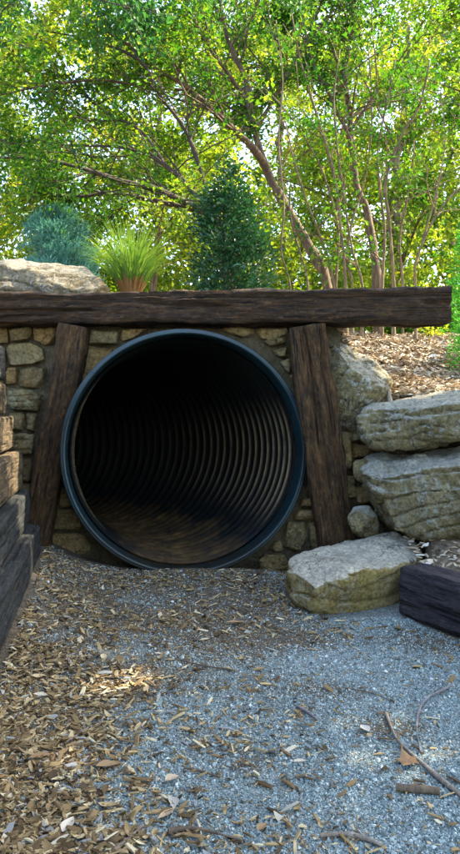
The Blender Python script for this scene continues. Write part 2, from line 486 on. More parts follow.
# hillside over the tunnel, with a skirt down its front edge
xs = np.concatenate([np.linspace(-60, -4.2, 16), np.arange(-4, 4.5, 0.06), np.linspace(4.7, 60, 16)])
ys = np.concatenate([[3.53, 3.531], np.arange(3.58, 7, 0.06), np.linspace(7.2, 90, 24)])
V, Fc = grid(xs, ys, z_hill)
nx = len(xs); V[:nx, 2] = -0.2
cx_ = V[Fc].mean(1)
Fc = Fc[~((np.arange(len(Fc)) < nx - 1) & (cx_[:, 0] > -1.6) & (cx_[:, 0] < 0.52))]      # the stone wall stands here
g = link('hillside', mesh_np('hillside', V, Fc, None, True), M['mulch_soil']); tag(g, kind='structure')
xs = np.arange(0.55, 5.0, 0.05); ys = np.arange(0.2, 3.56, 0.05)
X, Y = np.meshgrid(xs, ys)
def bed_clip(x, y):
    e = 0.78 + 0.5 * (2.67 - y)
    e = np.where(y > 2.67, 0.80 + 0.26 * (y - 2.67), e)
    return np.where(x < e, -0.1, z_bed(x, y))
V, Fc = grid(xs, ys, bed_clip)
g = link('mulch_bed', mesh_np('mulch_bed', V, Fc, None, True), M['mulch_soil']); tag(g, kind='structure')
xs = np.arange(-6, -0.95, 0.05); ys = np.arange(-1.2, 3.56, 0.06)
def bank_clip(x, y):
    e = -1.16 + 0.18 * (3.14 - y)
    return np.where(x > e, -0.1, z_bank(x, y))
V, Fc = grid(xs, ys, bank_clip)
g = link('bank', mesh_np('bank', V, Fc, None, True), M['mulch_soil']); tag(g, kind='structure')

# ------------------------------------------------------------------ rocks
def rock_mesh(name, hulls, voxel=0.014, smooth=0, amp=0.012, freq=7.0, strata=0.0, sfreq=22.0, seed=0.0, chip=0.0, tilt=(0, 0, 1), cuts=26, cutd=(0.80, 0.97)):
    bm = bmesh.new()
    for pts in hulls:
        vs = [bm.verts.new(tuple(p)) for p in pts]
        r = bmesh.ops.convex_hull(bm, input=vs)
        dele = list({e for e in r['geom_interior'] + r['geom_unused'] if isinstance(e, bmesh.types.BMVert)})
        if dele:
            bmesh.ops.delete(bm, geom=dele, context='VERTS')
    bmesh.ops.recalc_face_normals(bm, faces=bm.faces)
    me = bpy.data.meshes.new(name); bm.to_mesh(me); bm.free()
    o = bpy.data.objects.new('tmp', me); COL.objects.link(o)
    md = o.modifiers.new('r', 'REMESH'); md.mode = 'VOXEL'; md.voxel_size = voxel; md.use_smooth_shade = True
    if smooth:
        sm = o.modifiers.new('s', 'SMOOTH'); sm.iterations = smooth; sm.factor = 0.5
    dg = bpy.context.evaluated_depsgraph_get()
    m2 = bpy.data.meshes.new_from_object(o.evaluated_get(dg))
    bpy.data.objects.remove(o); bpy.data.meshes.remove(me)
    m2.name = name
    co, no = get_np(m2)
    if cuts:                                            # broken planes knocked off the block
        rg = np.random.default_rng(int(seed * 100) + 3)
        c0 = co.mean(0)
        for _ in range(cuts):
            nv = rg.normal(size=3); nv[2] *= 0.8; nv /= np.linalg.norm(nv)
            t = (co - c0) @ nv
            lim_ = t.max() * rg.uniform(*cutd)
            co -= nv * np.clip(t - lim_, 0, None)[:, None] * 0.93
    q = co + seed * 3.71
    d = amp * fbm(q * freq, 6, 0.56)
    if chip:
        c = fbm(q * 4.5 + 31, 2)
        d += chip * (np.round(c * 2.5) / 2.5)          # broken facets
    if strata:
        t = np.array(tilt)
        s = (co @ t) * sfreq + 1.3 * fbm(q * 3.0, 2)
        w = np.abs((s % 1.0) - 0.5) * 2
        side = 1 - np.abs(no @ t)
        d -= strata * side * sstep(0.75, 1.0, w) 
        d += strata * 0.7 * side * _hash(np.floor(s).astype(np.int64), np.full(len(s), int(seed * 7) + 3), np.full(len(s), 5))
    co2 = co + no * d[:, None]
    m2.vertices.foreach_set('co', co2.astype(np.float32).ravel())
    m2.polygons.foreach_set('use_smooth', np.ones(len(m2.polygons), bool))
    m2.update()
    return m2

# ------------------------------------------------------------------ stone wall around the pipe
def wallY(u):
    return 3.47 / (1 + 0.05 * (u - 230) / F)
def W(u, v, dy=0.0):
    Y = wallY(u) + dy
    return P(u, v, Y)

PIPE_C = np.array((-0.222, 3.36, 0.634))
wall = empty('stone_wall', (-0.3, 3.5, 0), 'rough tan dry stone wall packed around the mouth of the pipe under the timber beam', 'wall')
n = 96
V, Fc = [], []
rect = (-1.62, 0.57, -0.15, 1.30)
for k in range(n):
    a = 2 * math.pi * k / n
    dx, dz = math.cos(a), math.sin(a)
    cx, cz = PIPE_C[0], PIPE_C[2]
    t = 1e9
    if dx > 0: t = min(t, (rect[1] - cx) / dx)
    if dx < 0: t = min(t, (rect[0] - cx) / dx)
    if dz > 0: t = min(t, (rect[3] - cz) / dz)
    if dz < 0: t = min(t, (rect[2] - cz) / dz)
    for r in (0.60, 0.68, 0.78, max(0.9, t * .8), t):
        r = min(r, t) if r > 0.68 else min(r, max(t, 0.605))
        x = cx + dx * r
        V.append((x, 3.495 - 0.05 * x, cz + dz * r))
    
for k in range(n):
    for j in range(4):
        a = k * 5 + j; b = ((k + 1) % n) * 5 + j
        Fc.append((a, a + 1, b + 1, b))
V = np.array(V)
V[:, 1] += 0.012 * fbm(V * 9, 3)
core = link('mortar', mesh_np('mortar', V, np.array(Fc), None, True), M['mortar'], wall)

stones = [  # outlines in the wall face, photograph pixels
    [(-16, 326), (8, 325), (9, 344), (-16, 346)],
    [(9, 328), (31, 327), (33, 339), (10, 342)],
    [(33, 328), (58, 326), (55, 343), (45, 345), (34, 340)],
    [(6, 345), (33, 341), (51, 350), (48, 365), (7, 367)],
    [(-14, 349), (4, 347), (5, 368), (-14, 372)],
    [(5, 369), (16, 368), (17, 383), (6, 384)],
    [(18, 368), (47, 367), (44, 390), (19, 386)],
    [(-12, 374), (3, 371), (4, 392), (-12, 395)],
    [(6, 387), (43, 391), (38, 411), (7, 410)],
    [(8, 413), (24, 412), (22, 430), (9, 430)],
    [(26, 413), (38, 413), (35, 432), (25, 431)],
    [(10, 433), (34, 434), (31, 456), (12, 456)],
    [(12, 459), (31, 459), (29, 482), (13, 480)],
    [(14, 484), (29, 485), (27, 520), (15, 520)],
    [(86, 330), (119, 332), (117, 344), (85, 345)],
    [(119, 330), (150, 328), (138, 336), (121, 342)],
    [(84, 347), (116, 346), (98, 364), (84, 386), (77, 395), (80, 360)],
    [(75, 398), (80, 390), (69, 420), (66, 425), (67, 410)],
    [(60, 487), (66, 487), (72, 505), (62, 507), (57, 500)],
    [(48, 509), (76, 508), (82, 527), (80, 530), (46, 530)],
    [(46, 532), (82, 532), (92, 548), (78, 556), (45, 558)],
    [(28, 534), (44, 533), (44, 560), (28, 560)],
    [(222, 329), (252, 328), (254, 333), (244, 336)],
    [(254, 329), (289, 329), (288, 334), (270, 340), (254, 337)],
    [(262, 341), (286, 336), (287, 343), (270, 348)],
    [(271, 350), (288, 345), (288, 356), (278, 360)],
    [(280, 362), (290, 358), (292, 372), (287, 374)],
    [(289, 376), (295, 374), (297, 388), (294, 390)],
    [(297, 392), (301, 391), (304, 412), (301, 410)],
    [(310, 452), (316, 455), (318, 472), (310, 470)],
    [(309, 474), (318, 474), (320, 495), (305, 493), (307, 484)],
    [(302, 497), (321, 497), (323, 507), (298, 507)],
    [(296, 510), (324, 509), (325, 520), (293, 519)],
    [(288, 522), (306, 521), (308, 535), (300, 552), (281, 546), (282, 530)],
    [(308, 522), (326, 521), (328, 548), (312, 550)],
    [(258, 560), (266, 552), (282, 553), (288, 564), (284, 577), (262, 579)],
    [(270, 548), (279, 540), (282, 550), (276, 551)],
    [(328, 430), (350, 430), (354, 470), (332, 470)],
    [(334, 474), (356, 474), (359, 500), (338, 500)],
    [(346, 424), (364, 426), (362, 440), (348, 442)],
    [(350, 444), (372, 446), (370, 456), (352, 458)],
    [(356, 486), (372, 486), (374, 502), (358, 504)],
    [(330, 502), (348, 502), (348, 530), (332, 530)],
]
for i, poly in enumerate(stones):
    poly = np.array(poly, float)
    c = poly.mean(0)
    pts = []
    for q in poly:
        a = c + (q - c) * 1.03
        b = c + (q - c) * 0.90
        pts += [W(a[0], a[1], 0.03), W(a[0], a[1], 0.09), W(b[0], b[1], -0.012 - 0.03 * ((i * 37) % 10) / 10)]
    me = rock_mesh('stone', [pts], 0.006, 0, 0.005, 22, seed=i * 1.37, chip=0.008, strata=0.005 * (i % 3), sfreq=35, cuts=16, cutd=(0.78, 0.97))
    link('stone', me, M['wall_stone'], wall)

# ------------------------------------------------------------------ corrugated pipe
pipe = empty('drain_pipe', tuple(PIPE_C - np.array((0, 0, 0.6))), 'large black corrugated drain pipe running through the hill, blue-black rim', 'pipe')
yaw0 = R(8)
def pipe_path(s):
    """plan path bending left"""
    k = 1 / 3.4
    th = yaw0 + k * s
    x = PIPE_C[0] - (np.cos(yaw0) - np.cos(th)) / k
    y = PIPE_C[1] + (np.sin(th) - np.sin(yaw0)) / k
    return x, y, th
def sweep(prof, nseg=96):
    """prof: list of (s, radius) along the pipe"""
    V = []
    for s, r in prof:
        x, y, th = pipe_path(s)
        a = np.linspace(0, 2 * np.pi, nseg, endpoint=False)
        V.append(np.stack([x + r * np.cos(a) * np.cos(th), y + r * np.cos(a) * np.sin(th), PIPE_C[2] + r * np.sin(a)], -1))
    V = np.concatenate(V)
    m = len(prof)
    i = np.arange((m - 1) * nseg); r_, c_ = i // nseg, i % nseg
    a = r_ * nseg + c_; b = r_ * nseg + (c_ + 1) % nseg
    return V, np.stack([a, b, b + nseg, a + nseg], -1)
rim = [(0.10, 0.583), (0.02, 0.584), (-0.036, 0.585), (-0.046, 0.588), (-0.050, 0.592), (-0.050, 0.596), (-0.047, 0.600), (-0.046, 0.603),
       (-0.047, 0.606), (-0.044, 0.611), (-0.034, 0.614), (-0.02, 0.615), (0.10, 0.615), (0.2, 0.610)]
V, Fc = sweep(rim, 160)
link('rim', mesh_np('rim', V, Fc[:, ::-1], None, True), M['pipe_rim'], pipe)
prof = []
pitch = 0.088
NR = 52
for k in range(NR):
    s0 = 0.06 + k * pitch
    for t, r in ((0, 0.0), (0.12, 0.004), (0.25, 0.016), (0.40, 0.025), (0.55, 0.027), (0.70, 0.024), (0.84, 0.012), (0.94, 0.002)):
        prof.append((s0 + t * pitch, 0.572 + r))
prof.append((0.06 + NR * pitch, 0.566))
V, Fc = sweep(prof, 128)
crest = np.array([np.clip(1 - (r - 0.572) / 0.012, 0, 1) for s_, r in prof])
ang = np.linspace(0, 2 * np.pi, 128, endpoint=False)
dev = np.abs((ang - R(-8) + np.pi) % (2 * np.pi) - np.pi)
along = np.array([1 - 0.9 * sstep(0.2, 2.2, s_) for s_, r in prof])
rib_light = ((crest * along)[:, None] * (1 - sstep(R(12), R(42), dev))[None, :]).ravel()  # painted light on the right-wall rib crests, weaker deeper in
br = link('barrel', mesh_np('barrel', V, Fc[:, ::-1], rib_light, True), M['pipe_barrel'], pipe)

# ------------------------------------------------------------------ timbers
def timber_mesh(name, p0, p1, up, w, h, seed=0.0, rough=0.006, bow=0.0, cham=0.018, h1=None, seg=0.013):
    """squared timber from p0 to p1 (centre line); local X runs along it"""
    p0 = np.array(p0, float); p1 = np.array(p1, float)
    L = np.linalg.norm(p1 - p0)
    h1 = h if h1 is None else h1
    nl = max(8, int(L / seg))
    ring = []
    def side(a, b, m):
        return [(a[0] + (b[0] - a[0]) * t / m, a[1] + (b[1] - a[1]) * t / m) for t in range(m)]
    c = cham
    cor = [(-.5, -.5), (.5, -.5), (.5, .5), (-.5, .5)]
    pts2 = []
    m = 15
    for i in range(4):
        a = np.array(cor[i]) * (w, h); b = np.array(cor[(i + 1) % 4]) * (w, h)
        d = (b - a) / np.linalg.norm(b - a)
        pts2 += side(a + d * c, b - d * c, m) + [tuple(b - d * c)]
        nb = np.array(cor[(i + 2) % 4]) * (w, h) - b; nb = nb / np.linalg.norm(nb)
        pts2 += [tuple(b - d * c * .35 + nb * c * .35)]
    pts2 = np.array(pts2); nr = len(pts2)
    V = []
    for i in range(nl + 1):
        t = i / nl
        x = (t - 0.5) * L
        q = pts2.copy()
        q[:, 1] *= (h + (h1 - h) * t) / h
        e = min(i, nl - i)
        sh = (0.965, 0.988, 1.0)[min(e, 2)]
        q = q * sh
        V.append(np.column_stack([np.full(nr, x), q]))
    V = np.concatenate(V)
    rad = V.copy(); rad[:, 0] = 0
    rad /= np.linalg.norm(rad, axis=1)[:, None] + 1e-9
    g = V * np.array((5, 24, 24)) + seed * 5.1
    d = rough * fbm(g, 4) + rough * 0.9 * fbm(V * 5 + seed, 3)
    ck = fbm(V * np.array((1.3, 30, 30)) + seed * 2.7 + 40, 2)
    d -= rough * 3.2 * sstep(0.42, 0.6, ck)
    d += rough * 0.5 * fbm(V * 60 + seed, 2)
    V += rad * d[:, None]
    V[:, 2] += bow * (1 - (2 * V[:, 0] / L) ** 2)
    i = np.arange(nl * nr); r_, c_ = i // nr, i % nr
    a = r_ * nr + c_; b = r_ * nr + (c_ + 1) % nr
    Fq = np.stack([a, b, b + nr, a + nr], -1).tolist()
    # end caps: two inset rings and a fan
    V = V.tolist()
    for base, sgn in ((0, -1), (nl * nr, 1)):
        prev = list(range(base, base + nr))
        for k, s in enumerate((0.75, 0.45, 0.15)):
            cur = []
            for j in range(nr):
                p = np.array(V[base + j])
                x = p[0] + sgn * 0.004 * (1 if k == 0 else 1.2) + sgn * 0.004 * float(vnoise(np.array([p[1] * 40 * s, p[2] * 40 * s, seed + k])))
                cur.append(len(V)); V.append([x, p[1] * s, p[2] * s])
            for j in range(nr):
                q = (prev[j], prev[(j + 1) % nr], cur[(j + 1) % nr], cur[j])
                Fq.append(q[::-1] if sgn < 0 else q)
            prev = cur
        ce = len(V); V.append([V[prev[0]][0], 0, 0])
        for j in range(0, nr, 2):
            q = (prev[j], prev[(j + 1) % nr], prev[(j + 2) % nr], ce)
            Fq.append(q[::-1] if sgn < 0 else q)
    Fq = [f[::-1] for f in Fq]
    me = mesh_np(name, np.array(V), np.array(Fq), None, True)
    ax = Vector(p1 - p0).normalized()
    upv = Vector(up); ay = upv.cross(ax).normalized(); az = ax.cross(ay)
    mw = Matrix(((ax.x, ay.x, az.x, 0), (ax.y, ay.y, az.y, 0), (ax.z, ay.z, az.z, 0), (0, 0, 0, 1)))
    mw.translation = Vector((p0 + p1) / 2)
    me.update()
    return me, mw

def timber(name, p0, p1, up, w, h, mat, label, cat, group=None, **k):
    me, mw = timber_mesh(name, p0, p1, up, w, h, **k)
    bm = bmesh.new(); bm.from_mesh(me); bmesh.ops.recalc_face_normals(bm, faces=bm.faces); bm.to_mesh(me); bm.free()
    o = link(name, me, mat)
    o.matrix_world = mw
    return tag(o, label, cat, group)

# lintel: left end runs out of the photograph, right end stops past the right post
timber('lintel_beam', (-1.95, 3.43 + 0.05 * 1.95, 1.368), (1.092, 3.43 - 0.05 * 1.09, 1.360), (0, 0, 1), 0.19, 0.145, M['tie'],
       'long dark brown weathered timber beam lying across the two posts above the pipe', 'beam', seed=1.0, h1=0.178, rough=0.009)
def post(tl, tr, bl, br, label, seed, Yoff, depth):
    Y = wallY((tl[0] + tr[0]) / 2) + Yoff
    a = (P(*bl, Y) + P(*br, Y)) / 2; b = (P(*tl, Y) + P(*tr, Y)) / 2
    d = (b - a) / np.linalg.norm(b - a)
    a = a - d * 0.12
    wpx = np.linalg.norm(P(*tr, Y) - P(*tl, Y)) * abs(d[2])
    a[1] += depth / 2; b[1] += depth / 2
    timber('leaning_post', a, b, (0, 1, 0), wpx, depth, M['post'], label, 'post', 'leaning posts under the beam', seed=seed, rough=0.0095)
post((58, 325), (86, 325), (20, 532), (48, 532), 'dark timber post left of the pipe mouth, leaning right beside the plank stack', 2.0, -0.15, 0.14)
post((290, 325), (328, 325), (319, 545), (357, 545), 'thick brown timber post right of the pipe mouth, leaning left behind the pale rock', 3.0, -0.15, 0.14)

# stacked retaining timbers on the left, each set back a little from the one below
dirv = np.array((0.2, -1.0, 0.0))
tiers = [  # inner top edge x at Y=3.14, top z far, drop per metre, height, label
    (-0.900, 0.300, 0.055, 0.175, 'lowest blue-grey timber of the stack along the left of the path'),
    (-0.950, 0.462, 0.050, 0.160, 'second timber from the bottom of the left stack, wet bluish top'),
    (-0.985, 0.652, 0.035, 0.185, 'middle timber of the left stack with a sunlit tan end'),
    (-1.020, 0.815, 0.020, 0.160, 'fourth timber up the left stack, tan with a pale sunlit end'),
    (-1.060, 0.968, 0.010, 0.150, 'fifth timber up the left stack, tan and sunlit beside the stone wall'),
    (-1.062, 1.140, 0.010, 0.160, 'topmost dark timber of the left stack, just inside the left edge'),
]
for i, (xi, zt, dr, hh, lab) in enumerate(tiers):
    wd = 0.105
    y0 = 3.24 - 0.012 * i
    L = 3.4
    far = np.array((xi - wd / 2 - 0.18 * (y0 - 3.14), y0, zt - hh / 2))
    near = far + np.array((0.18, -1.0, -dr)) * L
    timber('retaining_timber', far, near, (0, 0, 1), wd, hh - 0.004, M['dark_tie' if i in (0, 1, 5) else 'grey_tie'], lab, 'timber', 'stacked timbers along the left of the path', seed=5.0 + i, rough=0.0026, cham=0.010)

# edging timber on the right
far = np.array((0.745, 2.72, 0.105)); near = far + np.array((0.50, -1.0, -0.02)) * 2.2
timber('edging_timber', far, near, (0, 0, 1), 0.15, 0.195, M['edge_tie'], 'dark grey squared timber edging the mulch bed at the right of the path', 'timber', seed=12.0, rough=0.004, cham=0.012)

# ------------------------------------------------------------------ boulders and slabs
def boulder(name, hulls, mat, label, cat, group=None, **k):
    me = rock_mesh(name, hulls, **k)
    co, _ = get_np(me)
    c = co.mean(0); c[2] = co[:, 2].min()
    me.transform(Matrix.Translation(-Vector(c)))
    o = link(name, me, mat); o.location = c
    return tag(o, label, cat, group)

# pale flat-topped rock in front of the right post
top = [(286, 556, 2.96), (312, 549, 3.10), (350, 540, 3.2), (395, 530, 3.26), (424, 551, 3.05), (406, 567, 2.80), (356, 570, 2.72), (313, 587, 2.67), (294, 593, 2.74), (287, 575, 2.84)]
bot = [(297, 606, 2.80), (316, 620, 2.70), (366, 611, 2.77), (402, 603, 2.86)]
pts = [P(*q) for q in top] + [P(*q) for q in bot] + [np.array((0.26, 3.05, -0.05)), np.array((0.8, 3.25, -0.05)), np.array((0.86, 3.0, 0.0)), np.array((0.36, 2.78, -0.06)), np.array((0.68, 2.92, -0.06))]
boulder('pale_rock', [pts], M['pale_stone'], 'big pale flat-topped rock with olive broken front, lying before the right post', 'rock',
        voxel=0.009, smooth=0, amp=0.007, freq=12, strata=0.016, sfreq=15, seed=1.0, chip=0.010, cuts=14, cutd=(0.90, 0.99), tilt=(-0.05, -0.2, 1))
# small stone wedged at the foot of the post
pts = [P(345, 516, 3.2), P(352, 506, 3.22), P(370, 505, 3.22), P(381, 518, 3.2), P(380, 532, 3.16), P(352, 540, 3.14), P(346, 532, 3.16), P(366, 519, 3.10), P(360, 540, 3.2), P(352, 510, 3.36), P(378, 514, 3.36), P(376, 540, 3.36)]
boulder('wedge_rock', [pts], M['slab_stone'], 'small angular stone wedged between the right post foot and the lower slab', 'rock', voxel=0.008, smooth=0, amp=0.004, freq=20, cuts=18, cutd=(0.72, 0.95), seed=2.2, chip=0.008)
# little stone between post and lower slab
pts = [P(354, 460, 3.3), P(366, 458, 3.3), P(369, 474, 3.28), P(364, 485, 3.28), P(354, 480, 3.3), P(355, 462, 3.42), P(368, 462, 3.42), P(366, 484, 3.42)]
boulder('chink_stone', [pts], M['wall_stone'], 'little brown stone filling the gap between post and slabs', 'rock', voxel=0.007, smooth=1, amp=0.005, freq=16, seed=3.2, chip=0.005)
# upper slab: two layers with a seam
def P3(L): return [P(*q) for q in L]
up_ = P3([(358, 414, 3.20), (372, 404, 3.34), (388, 400, 3.50), (460, 388, 3.62), (520, 380, 3.6), (380, 420, 3.12), (460, 403, 2.98), (520, 392, 2.92),
          (360, 424, 3.20), (380, 424, 3.13), (460, 412, 2.99), (520, 404, 2.93), (365, 424, 3.5), (520, 410, 3.6)])
lo_ = P3([(359, 426, 3.20), (383, 425, 3.11), (460, 413, 2.96), (520, 406, 2.9), (360, 441, 3.2), (372, 446, 3.14), (405, 447, 3.06), (460, 437, 2.96), (520, 432, 2.9),
          (365, 426, 3.5), (520, 412, 3.6), (365, 445, 3.5), (520, 440, 3.6)])
boulder('upper_slab', [up_, lo_], M['slab_stone'], 'upper grey-green layered slab at the right, just under the bark chips', 'rock', 'stacked slabs right of the post',
        voxel=0.009, smooth=0, amp=0.010, freq=12, strata=0.018, sfreq=24, seed=4.4, chip=0.020, cuts=26, cutd=(0.90, 0.985))
a_ = P3([(362, 472, 3.14), (380, 461, 3.22), (420, 455, 3.3), (460, 447, 3.3), (520, 440, 3.3), (372, 478, 3.06), (410, 474, 2.98), (460, 464, 2.90), (520, 456, 2.85),
         (367, 482, 3.10), (410, 490, 2.97), (460, 487, 2.89), (520, 482, 2.84), (372, 482, 3.45), (520, 480, 3.45), (372, 455, 3.45), (520, 440, 3.45)])
b_ = P3([(361, 486, 3.12), (372, 492, 3.02), (410, 492, 2.95), (460, 489, 2.87), (520, 484, 2.82), (378, 508, 3.02), (396, 531, 3.02), (430, 536, 2.97), (460, 537, 2.93), (520, 536, 2.9),
         (372, 484, 3.45), (520, 484, 3.45), (385, 530, 3.45), (520, 560, 3.45)])
boulder('lower_slab', [a_, b_], M['slab_stone'], 'lower mossy grey layered boulder at the right, between the upper slab and mulch bed', 'rock', 'stacked slabs right of the post',
        voxel=0.009, smooth=0, amp=0.011, freq=12, strata=0.026, sfreq=15, seed=6.1, chip=0.022, cuts=26, cutd=(0.90, 0.985))
# leaning boulder behind the right post
pts = P3([(326, 336, 3.42), (344, 334, 3.46), (352, 337, 3.46), (386, 378, 3.34), (388, 386, 3.32), (378, 396, 3.30), (356, 420, 3.32), (352, 446, 3.36), (326, 446, 3.40), (322, 380, 3.40),
          (340, 334, 3.70), (392, 380, 3.70), (360, 440, 3.70), (326, 440, 3.70), (350, 360, 3.30)])
boulder('leaning_boulder', [pts], M['slab_stone'], 'tall brown-olive boulder with a sloping top edge, right behind the right post', 'rock', voxel=0.011, smooth=0, amp=0.008, freq=12, seed=7.7, chip=0.026, strata=0.012)
# flat capstone on top left
c1 = P3([(-60, 262, 3.75), (-60, 296, 3.6), (0, 259, 3.78), (0, 296, 3.56), (30, 262, 3.8), (70, 266, 3.8), (92, 268, 3.78), (106, 274, 3.75), (116, 287, 3.66), (117, 297, 3.60), (60, 298, 3.52),
         (90, 282, 3.60), (40, 280, 3.54), (10, 272, 3.56), (-60, 270, 4.3), (80, 272, 4.2), (110, 296, 4.1), (-60, 300, 4.3)])
boulder('cap_rock', [c1], M['cap_stone'], 'broad flat grey capstone lying on the timber beam at the upper left', 'rock', voxel=0.011, smooth=0, amp=0.010, freq=12, strata=0.026, sfreq=13, seed=9.3, chip=0.020, tilt=(0.05, -0.1, 1))

# ------------------------------------------------------------------ tubes and leaves
class Tubes:
    def __init__(s): s.V = []; s.F = []; s.n = 0
    def add(s, pts, rad, k=6, jit=0.0):
        pts = np.asarray(pts, float); m = len(pts)
        rad = np.asarray(rad, float)
        t = np.gradient(pts, axis=0); t /= np.linalg.norm(t, axis=1)[:, None] + 1e-9
        ref = np.array((0.31, 0.95, 0.05))
        u = np.cross(t, ref); u /= np.linalg.norm(u, axis=1)[:, None] + 1e-9
        w = np.cross(t, u)
        a = np.linspace(0, 2 * np.pi, k, endpoint=False)
        ring = pts[:, None, :] + rad[:, None, None] * (u[:, None, :] * np.cos(a)[None, :, None] + w[:, None, :] * np.sin(a)[None, :, None])
        if jit:
            ring = ring + (rad[:, None, None] * jit) * fbm(ring * 9, 2)[..., None] * (ring - pts[:, None, :]) / (rad[:, None, None] + 1e-9)
        i = np.arange((m - 1) * k); r_, c_ = i // k, i % k
        A = r_ * k + c_; B = r_ * k + (c_ + 1) % k
        s.V.append(ring.reshape(-1, 3)); s.F.append(np.stack([A, B, B + k, A + k], -1) + s.n)
        s.n += m * k
        # closed tip and base
        cap = []
        for base in (0, (m - 1) * k):
            for j in range(1, k - 2, 2):
                cap.append((base, base + j, base + j + 1, base + min(j + 2, k - 1)))
        s.F.append(np.array(cap) + s.n - m * k)
    def mesh(s, name):
        return mesh_np(name, np.concatenate(s.V), np.concatenate(s.F), None, True)

def spline(pts, n):
    """Catmull-Rom through the points"""
    p = np.asarray(pts, float)
    p = np.vstack([2 * p[0] - p[1], p, 2 * p[-1] - p[-2]])
    m = len(p) - 3
    out = []
    for t in np.linspace(0, m, n):
        i = min(int(t), m - 1); f = t - i
        a, b, c, d = p[i:i + 4]
        out.append(0.5 * ((2 * b) + (-a + c) * f + (2 * a - 5 * b + 4 * c - d) * f * f + (-a + 3 * b - 3 * c + d) * f ** 3))
    return np.array(out)

def leaves_mesh(name, pos, ax, nr, ln, wd, tint, fold=0.25):
    n = len(pos)
    ax = ax / (np.linalg.norm(ax, axis=1)[:, None] + 1e-9)
    sd = np.cross(ax, nr); sd /= np.linalg.norm(sd, axis=1)[:, None] + 1e-9
    nn = np.cross(sd, ax)
    ln = np.broadcast_to(ln, (n,))[:, None]; wd = np.broadcast_to(wd, (n,))[:, None]
    b = pos; t = pos + ax * ln - nn * ln * 0.12
    mid = pos + ax * ln * 0.45
    l = mid + sd * wd * 0.5 + nn * wd * fold
    r = mid - sd * wd * 0.5 + nn * wd * fold
    V = np.stack([b, l, t, r], 1).reshape(-1, 3)
    i = np.arange(n) * 4
    Fc = np.concatenate([np.stack([i, i + 1, i + 2], -1), np.stack([i, i + 2, i + 3], -1)])
    return mesh_np(name, V, Fc, np.repeat(tint, 4), False)

# leaves cut away along the sun's direction to light chosen spots: (point lit, radius)
SUNV = np.array(SUN_VEC)
GAPS = [(G(122, 681), 0.14), (P(12, 435, 3.1), 0.10), (P(24, 330, 3.4), 0.10), (P(20, 470, 3.1), 0.08), (P(60, 540, 3.2), 0.07), (P(350, 565, 3.0), 0.10),
        (P(380, 370, 4.0), 0.55), (P(410, 355, 4.8), 0.9), (P(440, 370, 4.0), 0.6), (P(460, 350, 5.2), 0.9), (P(140, 250, 3.95), 0.25), (P(60, 275, 3.6), 0.12), (P(200, 245, 4.6), 0.10), (P(58, 225, 4.9), 0.30), (P(320, 200, 6.1), 0.35), (P(370, 220, 6.5), 0.35)]
def gap_mask(pos):
    keep = np.ones(len(pos), bool)
    for g, r in GAPS:
        d = pos - np.asarray(g)
        t = d @ SUNV
        off = np.linalg.norm(d - t[:, None] * SUNV, axis=1)
        keep &= ~((off < r) & (t > 0.5))
    return keep

def rand_dir(n, up=0.0):
    v = rng.normal(size=(n, 3)); v[:, 2] += up
    return v / np.linalg.norm(v, axis=1)[:, None]

class Crown:
    def __init__(s): s.pos = []; s.ax = []; s.nr = []; s.tb = []
    def twig(s, pts, nleaf, spread, bias):
        m = len(pts)
        t = rng.uniform(0.15, 1.0, nleaf) * (m - 1)
        i = np.minimum(t.astype(int), m - 2); f = (t - i)[:, None]
        p = pts[i] * (1 - f) + pts[i + 1] * f
        tan = pts[i + 1] - pts[i]; tan /= np.linalg.norm(tan, axis=1)[:, None] + 1e-9
        side = np.cross(tan, np.array((0, 0, 1.0))) * np.where(rng.random(nleaf) < .5, 1, -1)[:, None]
        ax = tan * 0.5 + side * 0.8 + rng.normal(size=(nleaf, 3)) * 0.45 + np.array((0, 0, -0.25))
        s.pos.append(p + rng.normal(size=(nleaf, 3)) * spread); s.ax.append(ax)
        nr = rng.normal(size=(nleaf, 3)) * 0.42; nr[:, 2] += 1.0
        s.nr.append(nr)
        s.tb.append(np.clip(bias + rng.normal(size=nleaf) * 0.10, 0, 1))

def grow(crown, tw, start, dirn, length, r, nleaf, spread, bias, droop=0.12, subs=3, leafy=True):
    n = 6
    d = np.array(dirn, float); d /= np.linalg.norm(d)
    p = np.array(start, float); pts = [p.copy()]
    for k in range(n):
        d = d + rng.normal(size=3) * 0.16 + np.array((0, 0, -droop * 0.5 * (k / n)))
        d /= np.linalg.norm(d)
        p = p + d * length / n; pts.append(p.copy())
    pts = np.array(pts)
    tw.add(pts, np.linspace(r, r * 0.3, n + 1), 4)
    if subs:
        for k in range(subs):
            i = rng.integers(1, n + 1)
            t = pts[min(i, n)] - pts[min(i, n) - 1]; t /= np.linalg.norm(t) + 1e-9
            dd = t + rand_dir(1)[0] * np.array((0.9, 0.9, 0.45))
            grow(crown, tw, pts[i], dd, length * rng.uniform(0.35, 0.6), r * 0.45, nleaf, spread, bias + rng.normal() * 0.06, droop, 0)
    crown.twig(pts, nleaf, spread, bias)
    return pts

